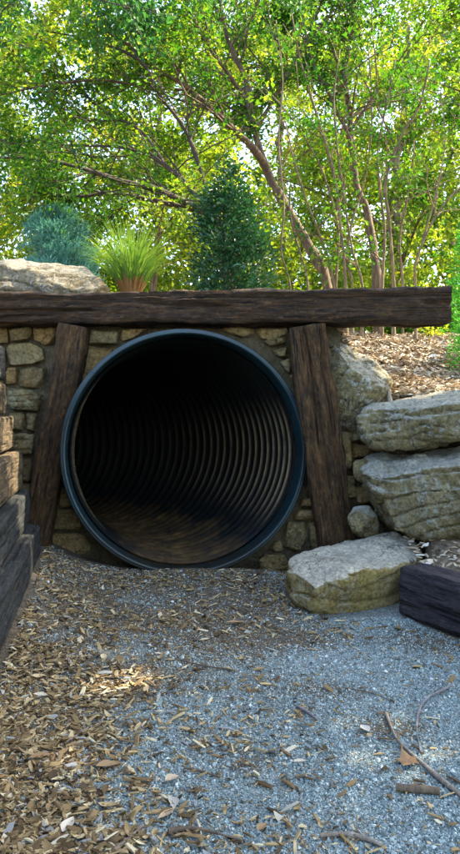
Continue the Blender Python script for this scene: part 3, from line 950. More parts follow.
def make_tree(name, label, limbs, bark, leafm, leaf=(0.06, 0.034), sec=2.2, sec_len=(0.5, 1.2), tw_n=5, nleaf=26, spread=0.05, bias=0.45,
              t0=0.35, group=None, cat='tree', up=0.15, droop=0.12, gap=True, base=None, secr=0.012):
    """limbs: list of (points, r0, r1, is_leafy)"""
    base = limbs[0][0][0] if base is None else base
    root = empty(name, tuple(base), label, cat, group)
    cr = Crown(); tw = Tubes()
    trunk = None
    for li, (pts, r0, r1, leafy) in enumerate(limbs):
        L = sum(np.linalg.norm(np.array(pts[i + 1]) - np.array(pts[i])) for i in range(len(pts) - 1))
        n = max(8, int(L / 0.09))
        sp = spline(pts, n)
        sp = sp + 0.35 * r0 * np.stack([fbm(sp * 3 + 5 * li, 2), fbm(sp * 3 + 9 + li, 2), 0 * sp[:, 0]], -1) * np.minimum(np.arange(n), 4)[:, None] / 4
        rad = r0 + (r1 - r0) * np.linspace(0, 1, n) ** 0.85
        if li == 0:
            rad = rad * (1 + 0.5 * np.exp(-np.linspace(0, 1, n) * L / 0.12))
        tb = Tubes(); tb.add(sp, rad, 10 if r0 > 0.03 else 7, 0.35)
        if trunk is None:
            trunk = link('trunk', tb.mesh('trunk'), bark, root)
        else:
            o = link('branch', tb.mesh('branch'), bark, root)
        if not leafy:
            continue
        ns = max(2, int(L * sec * leafy))
        for k in range(ns):
            t = rng.uniform(t0 if li == 0 else 0.18, 1.0)
            i = min(int(t * (n - 1)), n - 2)
            tan = sp[i + 1] - sp[i]; tan /= np.linalg.norm(tan) + 1e-9
            dd = tan * 0.7 + rand_dir(1)[0] * np.array((1.0, 1.0, 0.6)) + np.array((0, 0, up))
            ln = rng.uniform(*sec_len) * (1.1 - 0.5 * t)
            grow(cr, tw, sp[i], dd, ln, min(secr, rad[i] * 0.6), nleaf, spread, bias + rng.normal() * 0.14, droop, tw_n)
    tag(link('twigs', tw.mesh('twigs'), bark, root), kind='stuff')
    pos = np.concatenate(cr.pos); ax = np.concatenate(cr.ax); nr = np.concatenate(cr.nr); tb = np.concatenate(cr.tb)
    if gap:
        k = gap_mask(pos); pos, ax, nr, tb = pos[k], ax[k], nr[k], tb[k]
    cn = fbm(pos * 2.3 + len(pos) * 0.01, 3)
    k = cn > -0.30 - 0.25 * rng.random(len(pos))                     # open pockets between the sprays
    pos, ax, nr, tb, cn = pos[k], ax[k], nr[k], tb[k], cn[k]
    tb = np.clip(tb + 0.30 * fbm(pos * 1.1 + 7, 2), 0, 1)
    s = rng.uniform(0.45, 1.35, len(pos))
    me = leaves_mesh('crown', pos, ax, nr, leaf[0] * s, leaf[1] * s, tb)
    link('crown', me, leafm, root)
    print(name, len(pos))
    return root

def px(L, Y0, Y1=None):
    Y1 = Y0 if Y1 is None else Y1
    n = len(L)
    return [P(u, v, Y0 + (Y1 - Y0) * i / max(1, n - 1)) for i, (u, v) in enumerate(L)]

def ground_start(pts):
    p = np.array(pts[0], float)
    q = p.copy(); q[2] = float(z_hill(p[0], p[1])) - 0.08
    if q[2] < p[2] - 0.02:
        return [q] + list(pts)
    return list(pts)

# main leaning tree
lim = [(ground_start(px([(326, 284), (305, 240), (280, 195), (264, 160), (252, 118), (245, 80), (232, 50), (222, 10), (214, -40)], 6.0, 6.5)), 0.052, 0.02, 1),
       (px([(268, 168), (250, 145), (230, 127), (190, 90), (150, 65), (125, 42), (90, 20)], 6.12, 5.4), 0.032, 0.010, 1.2),
       (px([(250, 105), (225, 70), (200, 35), (180, -10)], 6.3, 5.8), 0.022, 0.008, 1.2),
       (px([(256, 128), (285, 80), (310, 30), (335, -30)], 6.3, 6.9), 0.026, 0.010, 1.2),
       (px([(190, 90), (150, 88), (105, 80), (50, 85), (0, 95)], 5.9, 5.2), 0.016, 0.006, 1.2),
       (px([(230, 127), (215, 95), (205, 60), (212, 20)], 6.1, 5.5), 0.016, 0.006, 1.0)]
make_tree('leaning_tree', 'leaning brown-barked tree whose main trunk slants up left from behind the beam', lim, M['bark'], M['leaf'], leaf=(0.046, 0.027), sec=4.6, tw_n=6, nleaf=36, t0=0.55, bias=0.42, group='trees on the hill behind the beam')

# arching dark limbs to the left
lim = [(ground_start(px([(228, 284), (224, 235), (210, 212)], 5.3)), 0.040, 0.030, 0),
       (px([(211, 214), (190, 205), (160, 190), (120, 180), (70, 165), (20, 158), (-30, 160)], 5.3, 4.7), 0.032, 0.006, 1.3),
       (px([(205, 212), (178, 206), (150, 200), (112, 193), (70, 197), (20, 190)], 5.3, 5.0), 0.026, 0.006, 1.1),
       (px([(212, 212), (192, 190), (165, 165), (125, 148), (60, 145), (0, 140)], 5.3, 5.6), 0.026, 0.006, 1.3),
       (px([(215, 214), (200, 170), (185, 130), (160, 95), (140, 60), (90, 40), (40, 30)], 5.3, 5.5), 0.024, 0.006, 1.2),
       (px([(165, 165), (140, 130), (100, 108), (50, 60), (10, 40)], 5.4, 5.9), 0.016, 0.005, 1.2)]
make_tree('arching_tree', 'low spreading tree whose dark limbs arch out to the left above the grass clump', lim, M['bark_dark'], M['leaf'], leaf=(0.042, 0.025), sec=5.4, tw_n=6, nleaf=36, bias=0.42, up=0.2, group='trees on the hill behind the beam', secr=0.008)

# upright brown trunk on the right
lim = [(ground_start(px([(377, 284), (374, 250), (368, 215), (358, 188), (354, 150), (350, 118), (346, 80), (350, 30), (355, -30)], 6.5, 6.8)), 0.047, 0.018, 1),
       (px([(356, 165), (348, 135), (330, 95), (310, 55), (300, 0)], 6.6, 6.4), 0.024, 0.008, 1.2),
       (px([(352, 128), (375, 95), (400, 60), (425, 20)], 6.7, 6.3), 0.018, 0.007, 1.2),
       (px([(347, 85), (330, 40), (325, -20)], 6.8, 7.2), 0.018, 0.007, 1.2)]
make_tree('upright_tree', 'upright brown-barked tree standing behind the right half of the beam', lim, M['bark'], M['leaf'], leaf=(0.046, 0.027), sec=4.6, tw_n=6, nleaf=36, bias=0.40, group='trees on the hill behind the beam', t0=0.6)

# slender multi-stemmed trees
lim = [(ground_start(px([(346, 285), (341, 230), (335, 180), (325, 140), (314, 105), (300, 60), (290, 10)], 5.6, 5.3)), 0.017, 0.006, 0.9),
       (ground_start(px([(362, 285), (352, 250), (345, 205), (338, 150), (334, 100), (340, 50)], 5.7, 5.4)), 0.014, 0.006, 0.9),
       (ground_start(px([(334, 285), (322, 240), (306, 200), (296, 170), (285, 120)], 5.6, 5.2)), 0.013, 0.005, 0.8)]
make_tree('slender_tree', 'slim grey multi-stemmed small tree between the leaning trunk and the upright trunk', lim, M['bark_pale'], M['leaf'], leaf=(0.05, 0.03), sec=2.6, sec_len=(0.3, 0.8), tw_n=3, nleaf=18, bias=0.5, t0=0.55, group='slender trees behind the beam', secr=0.006)
lim = [(ground_start(px([(394, 285), (391, 250), (388, 215), (385, 188), (392, 160), (405, 130), (420, 105), (430, 60)], 5.8, 5.5)), 0.019, 0.007, 0.9),
       (ground_start(px([(382, 285), (385, 230), (380, 188), (378, 150), (385, 110), (395, 60)], 5.85, 5.7)), 0.016, 0.006, 0.9),
       (px([(388, 220), (398, 205), (420, 195), (450, 180)], 5.8, 5.5), 0.008, 0.004, 0.9)]
make_tree('slender_tree', 'slim tree with two close stems crossing just right of the upright trunk', lim, M['bark_pale'], M['leaf'], leaf=(0.05, 0.03), sec=2.6, sec_len=(0.3, 0.8), tw_n=3, nleaf=18, bias=0.45, t0=0.5, group='slender trees behind the beam', secr=0.006)
lim = [(ground_start(px([(416, 290), (416, 262), (430, 227), (448, 200), (470, 180), (500, 140)], 5.4, 5.0)), 0.013, 0.005, 1.0),
       (px([(417, 262), (425, 232), (437, 190), (445, 140), (440, 90)], 5.4, 5.2), 0.009, 0.004, 1.0)]
make_tree('slender_tree', 'thin pale sapling forking near the right end of the beam', lim, M['bark_pale'], M['leaf'], leaf=(0.05, 0.03), sec=3, sec_len=(0.3, 0.8), tw_n=3, nleaf=18, bias=0.5, t0=0.5, group='slender trees behind the beam', secr=0.006)
lim = [(ground_start(px([(352, 285), (347, 262), (350, 228), (362, 190), (370, 150), (372, 100), (368, 40)], 5.9, 5.7)), 0.013, 0.005, 0.7),
       (ground_start(px([(336, 285), (338, 245), (336, 215), (322, 170), (300, 130), (272, 95), (240, 70)], 6.1, 5.6)), 0.016, 0.005, 0.7),
       (ground_start(px([(308, 285), (302, 258), (290, 215), (292, 165), (300, 120), (296, 60)], 5.8, 5.6)), 0.011, 0.004, 0.6),
       (ground_start(px([(403, 285), (400, 240), (407, 200), (414, 150), (408, 90)], 6.1, 5.9)), 0.013, 0.005, 0.7),
       (px([(336, 215), (345, 180), (340, 140), (352, 90)], 6.0, 5.9), 0.010, 0.004, 0.7)]
make_tree('slender_tree', 'clump of four pale bare stems spreading behind the other slim trees', lim, M['bark_pale'], M['leaf'], leaf=(0.044, 0.026), sec=2.6, sec_len=(0.3, 0.9), tw_n=3, nleaf=18, bias=0.5, t0=0.6, group='slender trees behind the beam', secr=0.006)
lim = [(ground_start(px([(290, 285), (281, 250), (284, 205), (279, 140), (283, 80), (276, 20)], 5.0, 4.8)), 0.009, 0.004, 0.7)]
make_tree('slender_tree', 'very thin bare sapling just right of the dark evergreen', lim, M['bark_pale'], M['leaf'], leaf=(0.05, 0.03), sec=2.2, sec_len=(0.25, 0.6), tw_n=2, nleaf=16, bias=0.3, t0=0.55, group='slender trees behind the beam', secr=0.005)

# trees further back: trunk and limbs from a seed
def far_tree(x, y, Ht, spread, leafm, label, nl=12, leaf=(0.076, 0.047), lean=(0, 0), bias=0.5, r=0.12, low=0.10, nleaf=48, bark=None, sec=3.2, name='broadleaf_tree', group='trees at the back of the hill', gap=True):
    z = float(z_hill(x, y)) - 0.1 if y > 3.6 else -0.1
    tr = [np.array((x + lean[0] * t + 0.1 * math.sin(5 * t + x), y + lean[1] * t + 0.1 * math.cos(4 * t + y), z + Ht * t)) for t in (0, .2, .4, .6, .8, 1.0)]
    lim = [(tr, r, r * 0.2, 0.6)]
    for k in range(nl):
        t = low + (1 - low) * (k + rng.random()) / nl * 0.95
        a = rng.uniform(0, 2 * math.pi) if nl < 4 else 2.4 * k + rng.normal() * 0.3
        i = min(int(t * 5), 4); f = t * 5 - i
        s = tr[i] * (1 - f) + tr[i + 1] * f
        Ln = spread * (1.05 - 0.65 * abs(t - 0.4)) * rng.uniform(0.75, 1.15)
        d = np.array((math.cos(a), math.sin(a), 0.35 + 0.35 * t))
        pts = [s, s + d * Ln * .35, s + d * Ln * .7 + np.array((0, 0, -.04 * Ln)), s + d * Ln + np.array((0, 0, -.12 * Ln))]
        lim.append((pts, r * 0.35 * (1.1 - t), 0.006, 1.0))
    return make_tree(name, label, lim, bark or M['bark'], leafm, leaf=leaf, sec=sec, sec_len=(spread * .28, spread * .5), tw_n=4, nleaf=nleaf, spread=spread * 0.035,
                     bias=bias, t0=low, group=group, gap=gap, secr=0.01)

far_tree(-3.6, 9.5, 6.5, 2.4, M['leaf_yellow'], 'bushy yellow-green tree filling the far left above the blue conifer', bias=0.55, r=0.10)
far_tree(-1.3, 11.5, 7.0, 2.6, M['leaf_yellow'], 'yellow-green tree behind the arching limbs and grass clump', bias=0.5, r=0.10)
far_tree(1.0, 12.5, 7.5, 2.6, M['leaf_yellow'], 'pale yellow-green tree behind the dark evergreen and leaning trunk', bias=0.6, r=0.12, bark=M['bark_pale'])
far_tree(2.7, 10.5, 5.5, 2.2, M['leaf_yellow'], 'light green tree behind the upright trunk on the right', bias=0.45, r=0.14, bark=M['bark_pale'])
far_tree(4.6, 9.0, 6.5, 2.3, M['leaf'], 'mid-green tree at the far right edge behind the bright shrub', bias=0.55, r=0.10)
far_tree(-5.6, 14, 9.0, 3.4, M['leaf_yellow'], 'tall sunlit yellow tree at the upper left corner, furthest back', bias=0.8, r=0.16, leaf=(0.14, 0.085))
far_tree(-0.2, 17, 9.5, 3.6, M['leaf_yellow'], 'tall distant green tree behind the middle of the beam', bias=0.5, r=0.16, leaf=(0.15, 0.09))
far_tree(5.2, 16, 9.0, 3.4, M['leaf'], 'tall distant green tree behind the right end of the beam', bias=0.65, r=0.16, leaf=(0.14, 0.085))
far_tree(-2.9, 13.5, 5.0, 2.6, M['leaf_yellow'], 'low bright tree between the blue conifer and the grass clump', bias=0.6, r=0.10, low=0.05)
far_tree(-1.0, 8.6, 3.6, 1.6, M['leaf_yellow'], 'small yellow-green tree just behind the grass clump', bias=0.5, r=0.05, low=0.05, leaf=(0.07, 0.042))
far_tree(2.4, 14.5, 6.5, 2.8, M['leaf_yellow'], 'bright tree far behind the upright trunk', bias=0.65, r=0.12, low=0.05)
# nearer overhanging canopy (dark leaves along the top)
lim = [([np.array((-4.2, 5.2, 1.4)), np.array((-4.0, 5.0, 3.0)), np.array((-3.3, 4.9, 4.2)), np.array((-2.4, 4.7, 5.0))], 0.10, 0.03, 0.6),
       ([np.array((-3.7, 5.0, 3.5)), np.array((-2.6, 4.7, 3.75)), np.array((-1.6, 4.5, 3.7)), np.array((-0.6, 4.4, 3.65))], 0.035, 0.008, 1.3),
       ([np.array((-3.2, 4.9, 4.3)), np.array((-2.0, 4.7, 4.4)), np.array((-0.8, 4.8, 4.2)), np.array((0.3, 4.9, 4.1))], 0.035, 0.008, 1.3),
       ([np.array((-2.6, 4.8, 4.8)), np.array((-1.4, 5.4, 4.9)), np.array((-0.2, 5.8, 4.7))], 0.03, 0.008, 1.2)]
make_tree('overhanging_tree', 'dark-leaved tree whose boughs hang across the top of the view from the left', lim, M['bark_dark'], M['leaf_dark'], leaf=(0.042, 0.025), sec=4.8, tw_n=6, nleaf=36, bias=0.55, up=0.0)
# shade trees off to the right of the path
for i, (x, y, hh, sp) in enumerate([(4.2, 3.4, 6.2, 2.6), (6.2, 1.2, 7.5, 3.0), (3.9, 0.2, 5.6, 2.4), (6.8, 4.6, 8.0, 3.0)]):
    far_tree(x, y, hh, sp, M['leaf'], ['leafy shade tree standing right of the stacked slabs', 'tall shade tree right of the path behind the others', 'shade tree over the right edge of the gravel path', 'tall shade tree on the slope right of the bright shrub'][i],
             nl=14, leaf=(0.11, 0.07), low=0.36, r=0.11, nleaf=42, sec=2.8, group='shade trees right of the path', name='shade_tree')

# ------------------------------------------------------------------ shrubs
def shrub(name, label, base, cat, mat, bark, n, shape, leaf, bias=0.5, stems=5, up=0.4, jitter=0.03, group=None, axf=None):
    """shape(h in 0..1, angle) -> radius; leaves sit through the volume, thickest near the outside"""
    root = empty(name, tuple(base), label, cat, group)
    Ht = shape(None, None)
    h = rng.uniform(0.0, 1.0, n * 3); a = rng.uniform(0, 2 * np.pi, n * 3)
    rr = shape(h, a)
    keep = rng.random(n * 3) < np.clip(rr / rr.max(), 0.04, 1)
    h, a, rr = h[keep][:n], a[keep][:n], rr[keep][:n]
    rad = rr * np.sqrt(rng.uniform(0.12, 1.0, len(h)))
    pos = np.stack([base[0] + rad * np.cos(a), base[1] + rad * np.sin(a), base[2] + h * Ht], -1)
    cl = fbm(pos * 7.0, 3)
    k = cl > -0.12 - 0.5 * sstep(0.6, 0.9, h)                                     # gaps between the sprays
    pos, a, h, rad, rr, cl = pos[k], a[k], h[k], rad[k], rr[k], cl[k]
    m = len(pos)
    pos = pos + rng.normal(size=(m, 3)) * jitter
    out = np.stack([np.cos(a), np.sin(a), np.full(m, up)], -1)
    ax = out + rng.normal(size=(m, 3)) * 0.55
    nr = rng.normal(size=(m, 3)) * 0.6 + np.array((0, 0, 1)) + out * 0.3
    s = rng.uniform(0.6, 1.2, m)
    tint = np.clip(bias + rng.normal(size=m) * 0.18 + 0.12 * cl, 0, 1)
    me = leaves_mesh('foliage', pos, ax, nr, leaf[0] * s, leaf[1] * s, tint)
    link('foliage', me, mat, root)
    tb = Tubes()
    for k in range(stems):
        aa = 2 * math.pi * k / stems + rng.random()
        tip = np.array(base) + np.array((math.cos(aa), math.sin(aa), 0)) * float(shape(np.array([0.5]), np.array([aa]))[0]) * 0.5 + np.array((0, 0, Ht * rng.uniform(.6, .85)))
        b0 = np.array(base) + np.array((math.cos(aa), math.sin(aa), 0)) * 0.015 + np.array((0, 0, -0.06))
        tb.add(spline([b0, (b0 + tip) / 2 + rng.normal(size=3) * .015, tip], 8), np.linspace(0.010, 0.003, 8), 6)
    tag(link('stems', tb.mesh('stems'), bark, root), kind='stuff')
    return root

def on_hill(u, Y):
    x = (u - 230) * Y / F
    return np.array((x, Y, float(z_hill(x, Y))))

def sh_ever(h, a):
    if h is None: return 1.14
    w = 0.265 * (1 - h ** 2.1) + 0.006
    return w * (1 + 0.38 * vnoise(np.stack([3 * np.cos(a), 3 * np.sin(a), h * 9], -1)))
b = on_hill(229, 4.6)
shrub('evergreen_shrub', 'dark glossy green upright evergreen with a thin pointed leader, behind the middle of the beam', b, 'shrub', M['evergreen'], M['bark_dark'], 12000, sh_ever, (0.046, 0.020), bias=0.55, stems=4, up=0.5, jitter=0.042)
def sh_spruce(h, a):
    if h is None: return 0.76
    w = 0.285 * np.sqrt(np.clip(1 - ((h - 0.30) / 0.72) ** 2, 0.0, 1))
    return w * (1 + 0.25 * vnoise(np.stack([4 * np.cos(a), 4 * np.sin(a), h * 7], -1))) + 0.005
b = on_hill(58, 5.0); b[2] = 1.62
shrub('blue_conifer', 'rounded blue-green conifer shrub rising behind the flat capstone', b, 'shrub', M['spruce'], M['bark_dark'], 34000, sh_spruce, (0.042, 0.009), bias=0.5, stems=5, up=0.9, jitter=0.012)
def sh_thuja(h, a):
    if h is None: return 1.3
    w = 0.29 * (1 - 0.75 * h ** 1.8)
    return w * (1 + 0.22 * vnoise(np.stack([4 * np.cos(a), 4 * np.sin(a), h * 9], -1)))
b = on_hill(488, 4.3); b[2] = 1.05
shrub('bright_shrub', 'bright green feathery shrub at the right edge beside the end of the beam', b, 'shrub', M['thuja'], M['bark_dark'], 14000, sh_thuja, (0.036, 0.010), bias=0.5, stems=5, up=0.8, jitter=0.012)
for i, (u, Y, ht, w, lab) in enumerate([(385, 7.4, 0.45, 0.40, 'low olive bush under the right half of the beam, left of the two'), (425, 7.0, 0.42, 0.42, 'dense dark green bush at the crest of the bark slope'),
                                        (452, 7.6, 0.7, 0.45, 'taller green bush behind the bright shrub')]):
    def sh_b(h, a, ht=ht, w=w):
        if h is None: return ht
        r = w * np.sqrt(np.clip(1 - ((h - 0.25) / 0.78) ** 2, 0.0, 1))
        return r * (1 + 0.3 * vnoise(np.stack([4 * np.cos(a), 4 * np.sin(a), h * 6], -1))) + 0.005
    b = on_hill(u, Y); b[2] -= 0.03
    shrub('bush', lab, b, 'bush', M['leaf' if i else 'leaf_yellow'], M['bark_dark'], 4200, sh_b, (0.05, 0.03), bias=0.3, stems=5, group='bushes along the crest of the slope')
def sh_y(h, a):
    if h is None: return 0.11
    return 0.085 * np.sqrt(np.clip(1 - ((h - .3) / .75) ** 2, 0, 1)) + 0.004
b = on_hill(433, 5.6)
shrub('seedling', 'tiny yellow-green plant growing in the bark chips below the bush', b, 'plant', M['leaf_yellow'], M['bark_dark'], 160, sh_y, (0.04, 0.024), bias=0.7, stems=3)

# undergrowth behind the hill crest: one mass of leaves that nobody could count
n = 130000
x = rng.uniform(-9, 10, n); y = rng.uniform(8.5, 20, n)
hh = 2.2 + 1.2 * fbm(np.stack([x * .7, y * .7, x * 0], -1), 3)
pos = np.stack([x, y, z_hill(x, y) + rng.random(n) * np.clip(hh, 0.25, 3)], -1)
me = leaves_mesh('undergrowth', pos, rand_dir(n), rand_dir(n, 1.2), 0.11 * rng.uniform(.6, 1.2, n), 0.065 * rng.uniform(.6, 1.2, n), np.clip(0.5 + 0.2 * rng.normal(size=n), 0, 1))
o = link('undergrowth', me, M['leaf_yellow']); tag(o, 'loose yellow-green undergrowth filling the wood behind the trunks', 'undergrowth', kind='stuff')

# fountain grass
gb = on_hill(131, 3.95); gb[2] = P(131, 293, 3.95)[2]
gr = empty('grass_clump', tuple(gb), 'fountain of bright green ornamental grass with brown base, beside the capstone', 'grass')
V, Fc, T = [], [], []
nb = 520
for k in range(nb):
    a = rng.uniform(0, 2 * math.pi); r0 = 0.060 * math.sqrt(rng.random())
    lean = rng.uniform(0.05, 0.95) ** 1.0
    L = rng.uniform(0.27, 0.45) 
    p = np.array(gb) + np.array((r0 * math.cos(a), r0 * math.sin(a), 0))
    out = np.array((math.cos(a), math.sin(a), 0))
    th = lean * 0.62
    w = rng.uniform(0.0022, 0.004)
    sd = np.array((-math.sin(a), math.cos(a), 0)); sd = sd * 0.6 + np.array((1, 0, 0)) * 0.5
    tb = rng.normal() * 0.1
    m = 7
    b0 = len(V)
    for j in range(m):
        t = j / (m - 1)
        ang = th + lean * 1.25 * t ** 2.2
        if j: p = p + (out * math.sin(ang) + np.array((0, 0, math.cos(ang)))) * L / (m - 1)
        ww = w * (1 - t ** 2 * 0.92)
        V += [p - sd * ww, p + sd * ww]
        tt = 0.05 + 0.9 * t ** 0.55 if t > 0.0 else 0.0
        tt = 0.12 + tb * .5 if t < 0.3 else 0.62 + 0.25 * t + tb
        T += [tt, tt]
    for j in range(m - 1):
        q = b0 + 2 * j
        Fc.append((q, q + 1, q + 3, q + 2))
link('blades', mesh_np('blades', np.array(V), np.array(Fc), np.clip(T, 0, 1), True), M['grass'], gr)

# ------------------------------------------------------------------ gravel and litter
def rot_frames(n, flat=0.35):
    """random frames whose normal is mostly up"""
    nr = rng.normal(size=(n, 3)) * flat; nr[:, 2] = 1
    nr /= np.linalg.norm(nr, axis=1)[:, None]
    a = rng.uniform(0, 2 * np.pi, n)
    ax = np.stack([np.cos(a), np.sin(a), np.zeros(n)], -1)
    ax -= nr * np.sum(ax * nr, 1)[:, None]; ax /= np.linalg.norm(ax, axis=1)[:, None]
    return ax, np.cross(nr, ax), nr

def chips_mesh(name, pos, ln, wd, th, tint, flat=0.35):
    """thin splintered pieces of bark: tapered six-sided slivers"""
    n = len(pos)
    ax, sd, nr = rot_frames(n, flat)
    tpl = []
    ln, wd, th = (np.asarray(q)[:, None] for q in (ln, wd, th))
    def pt(a, s, k): return pos + ax * (ln * a) + sd * (wd * s) + nr * (th * k)
    j = lambda: rng.uniform(-.15, .15, (n, 1))
    vs = [pt(-.5 + j(), -.35 + j(), 0), pt(-.5 + j(), .35 + j(), 0), pt(0, .5, .25), pt(.5 + j(), .28 + j(), 0), pt(.5 + j(), -.28 + j(), 0), pt(0, -.5, .25),
          pt(-.47, -.3 + j(), 1), pt(-.47, .3 + j(), 1), pt(0, .42, 1.5), pt(.47, .22, 1), pt(.47, -.22, 1), pt(0, -.42, 1.5)]
    V = np.stack(vs, 1).reshape(-1, 3)
    b = (np.arange(n) * 12)[:, None]
    q = np.array([(6, 7, 8, 11), (11, 8, 9, 10), (0, 1, 7, 6), (1, 2, 8, 7), (2, 3, 9, 8), (3, 4, 10, 9), (4, 5, 11, 10), (5, 0, 6, 11)])
    Fc = (b[:, None, :] * 1 + q[None]).reshape(-1, 4) if False else (np.arange(n)[:, None, None] * 12 + q[None]).reshape(-1, 4)
    return mesh_np(name, V, Fc, np.repeat(tint, 12), False)

def curled_mesh(name, pos, ln, wd, tint, flat=0.4):
    """dry curled leaves, 3 x 5 grid cut to an oval"""
    n = len(pos)
    ax, sd, nr = rot_frames(n, flat)
    curl = rng.uniform(-0.2, 0.9, n)[:, None]; roll = rng.uniform(-0.3, 0.8, n)[:, None]
    ln = np.asarray(ln)[:, None]; wd = np.asarray(wd)[:, None]
    vs = []
    prof = (0.12, 0.75, 1.0, 0.7, 0.06)
    for i, w in enumerate(prof):
        t = i / 4 - 0.5
        for s in (-1, 0, 1):
            k = curl * ln * (t * t) * 1.3 + roll * wd * abs(s) * w * 0.5
            vs.append(pos + ax * ln * t + sd * wd * 0.5 * s * w + nr * (k + 0.002))
    V = np.stack(vs, 1).reshape(-1, 3)
    q = []
    for i in range(4):
        for s in range(2):
            a = i * 3 + s
            q.append((a, a + 1, a + 4, a + 3))
    Fc = (np.arange(n)[:, None, None] * 15 + np.array(q)[None]).reshape(-1, 4)
    return mesh_np(name, V, Fc, np.repeat(tint, 15), True)

def path_ok(x, y):
    """points on the open gravel, clear of the timbers, rocks and pipe"""
    left = x > -0.885 + 0.18 * (3.14 - y)
    right = x < np.where(y > 2.62, 0.36 + 0.6 * (y < 2.66), 0.68 + 0.5 * (2.67 - y))
    inpipe = (np.abs(x + 0.22) < 0.63) & (y > 3.31)
    return left & right & ~inpipe & (y < 3.42)

def sample_path(n, dens):
    out = []
    c = 0
    while c < n:
        u = rng.uniform(0, 1, 4 * n)
        y = 1.0 + 2.45 * u ** 1.35
        x = rng.uniform(-1.3, 1.3, 4 * n) * np.minimum(1, (y * 0.42 + .12))
        k = path_ok(x, y) & (rng.random(4 * n) < dens(x, y))
        out.append(np.stack([x[k], y[k]], -1)); c += k.sum()
    o = np.concatenate(out)[:n]
    return o[:, 0], o[:, 1]

# crushed gravel: angular little stones, eight faces each
n = 150000
x, y = sample_path(n, lambda x, y: np.clip(1.0 - soil_patch(x, y) - 0.6 * litter_density(x, y) - 0.62 * sstep(1.5, 2.7, y) * sstep(0.65, 0.0, x), 0.1, 1))
s = rng.uniform(0.0013, 0.0030, n) * (1 + 0.15 * (y - 1)) * np.where(rng.random(n) < 0.03, 2.3, 1.0)
pos = np.stack([x, y, z_front(x, y) + s * 0.15], -1)
dirs = np.array([(1, 0, 0), (-1, 0, 0), (0, 1, 0), (0, -1, 0), (0, 0, 1), (0, 0, -1)], float)
A = rng.normal(size=(n, 3)); A /= np.linalg.norm(A, axis=1)[:, None]
B = np.cross(A, rng.normal(size=(n, 3))); B /= np.linalg.norm(B, axis=1)[:, None]
C = np.cross(A, B)
fr = np.stack([A, B, C], 1)
V = pos[:, None, :] + np.einsum('kj,njl->nkl', dirs, fr) * (s[:, None, None] * rng.uniform(0.6, 1.3, (n, 6, 1)))
tri = np.array([(0, 2, 4), (2, 1, 4), (1, 3, 4), (3, 0, 4), (2, 0, 5), (1, 2, 5), (3, 1, 5), (0, 3, 5)])
Fc = (np.arange(n)[:, None, None] * 6 + tri[None]).reshape(-1, 3)
o = link('gravel', mesh_np('gravel', V.reshape(-1, 3), Fc, np.repeat(np.clip(0.45 + 0.24 * rng.normal(size=n), 0, 1), 6), False), M['pebble'])
tag(o, 'fine blue-grey crushed gravel strewn over the path', 'gravel', kind='stuff')

def litter(name, label, cat, x, y, zf, chip_frac=0.6, size=1.0, flat=0.35):
    n = len(x)
    z = zf(x, y)
    k = rng.random(n) < chip_frac
    pos = np.stack([x, y, z + 0.001 + 0.006 * rng.random(n)], -1)
    big = np.minimum(np.exp(rng.normal(size=n) * 0.50), 2.1)
    tint = np.clip(0.56 + 0.24 * rng.normal(size=n), 0, 1)
    m1 = chips_mesh(name, pos[k], 0.023 * big[k] * size, 0.0052 * big[k] * size * rng.uniform(.6, 1.6, k.sum()), 0.0024 * np.ones(k.sum()) * size, tint[k], flat)
    m2 = curled_mesh(name, pos[~k], 0.022 * big[~k] * size, 0.0105 * big[~k] * size * rng.uniform(.7, 1.3, (~k).sum()), tint[~k], flat)
    bm = bmesh.new(); bm.from_mesh(m1); bm.from_mesh(m2)
    me = bpy.data.meshes.new(name); bm.to_mesh(me); bm.free()
    bpy.data.meshes.remove(m1); bpy.data.meshes.remove(m2)
    return tag(link(name, me, M['mulch' if 'mulch' in name else 'litter']), label, cat, kind='stuff')

SPX = rng.normal(size=330) * 0.08 + G(122, 681)[0]; SPY = rng.normal(size=330) * 0.10 + G(122, 681)[1]     # little heap of chips
def near_more(y):
    return np.clip(1.75 - 0.62 * (y - 1.0), 0.45, 2)
x, y = sample_path(8200, lambda x, y: np.clip(litter_density(x, y) ** 1.3 * 0.6, 0.006, 1) * near_more(y))
litter('leaf_litter', 'brown fallen leaves and bark chips scattered over the gravel, thickest at the left', 'leaf litter', np.append(x, SPX), np.append(y, SPY), z_front, 0.84, 0.92)
x, y = sample_path(16000, lambda x, y: np.clip(litter_density(x, y) * 0.9 + 0.05, 0, 1) * 0.55 * near_more(y))
litter('leaf_crumbs', 'crumbled leaf and bark crumbs sprinkled all over the gravel path', 'leaf litter', x, y, z_front, 0.8, 0.36)
n = 42000
y = 3.5 + 3.2 * rng.random(n) ** 1.3; x = rng.uniform(0.55, 3.2, n) * np.where(y > 4.5, 1.1, 1)
litter('bark_mulch', 'pale bark chips and dead leaves covering the slope right of the beam', 'mulch', x, y, z_hill, 0.55, 1.9)
n = 9000
y = rng.uniform(3.56, 5.5, n); x = rng.uniform(-2.0, 0.8, n)
litter('bark_mulch', 'bark chips around the plants on top of the hill behind the beam', 'mulch', x, y, z_hill, 0.6, 1.4)
n = 7000
y = rng.uniform(1.0, 3.35, n); x = rng.uniform(0.7, 2.2, n)
e = np.where(y > 2.67, 0.80, 0.80 + 0.5 * (2.67 - y)); k = x > e
litter('bark_mulch', 'straw coloured bark chips on the bed behind the right edging timber', 'mulch', x[k], y[k], z_bed, 0.7, 1.25)
n = 4000
y = rng.uniform(0.5, 3.5, n); x = rng.uniform(-2.4, -1.1, n)
k = x < -1.2 + 0.18 * (3.14 - y)
litter('bark_mulch', 'bark chips on the bank held by the left timber stack', 'mulch', x[k], y[k], z_bank, 0.7, 1.2)
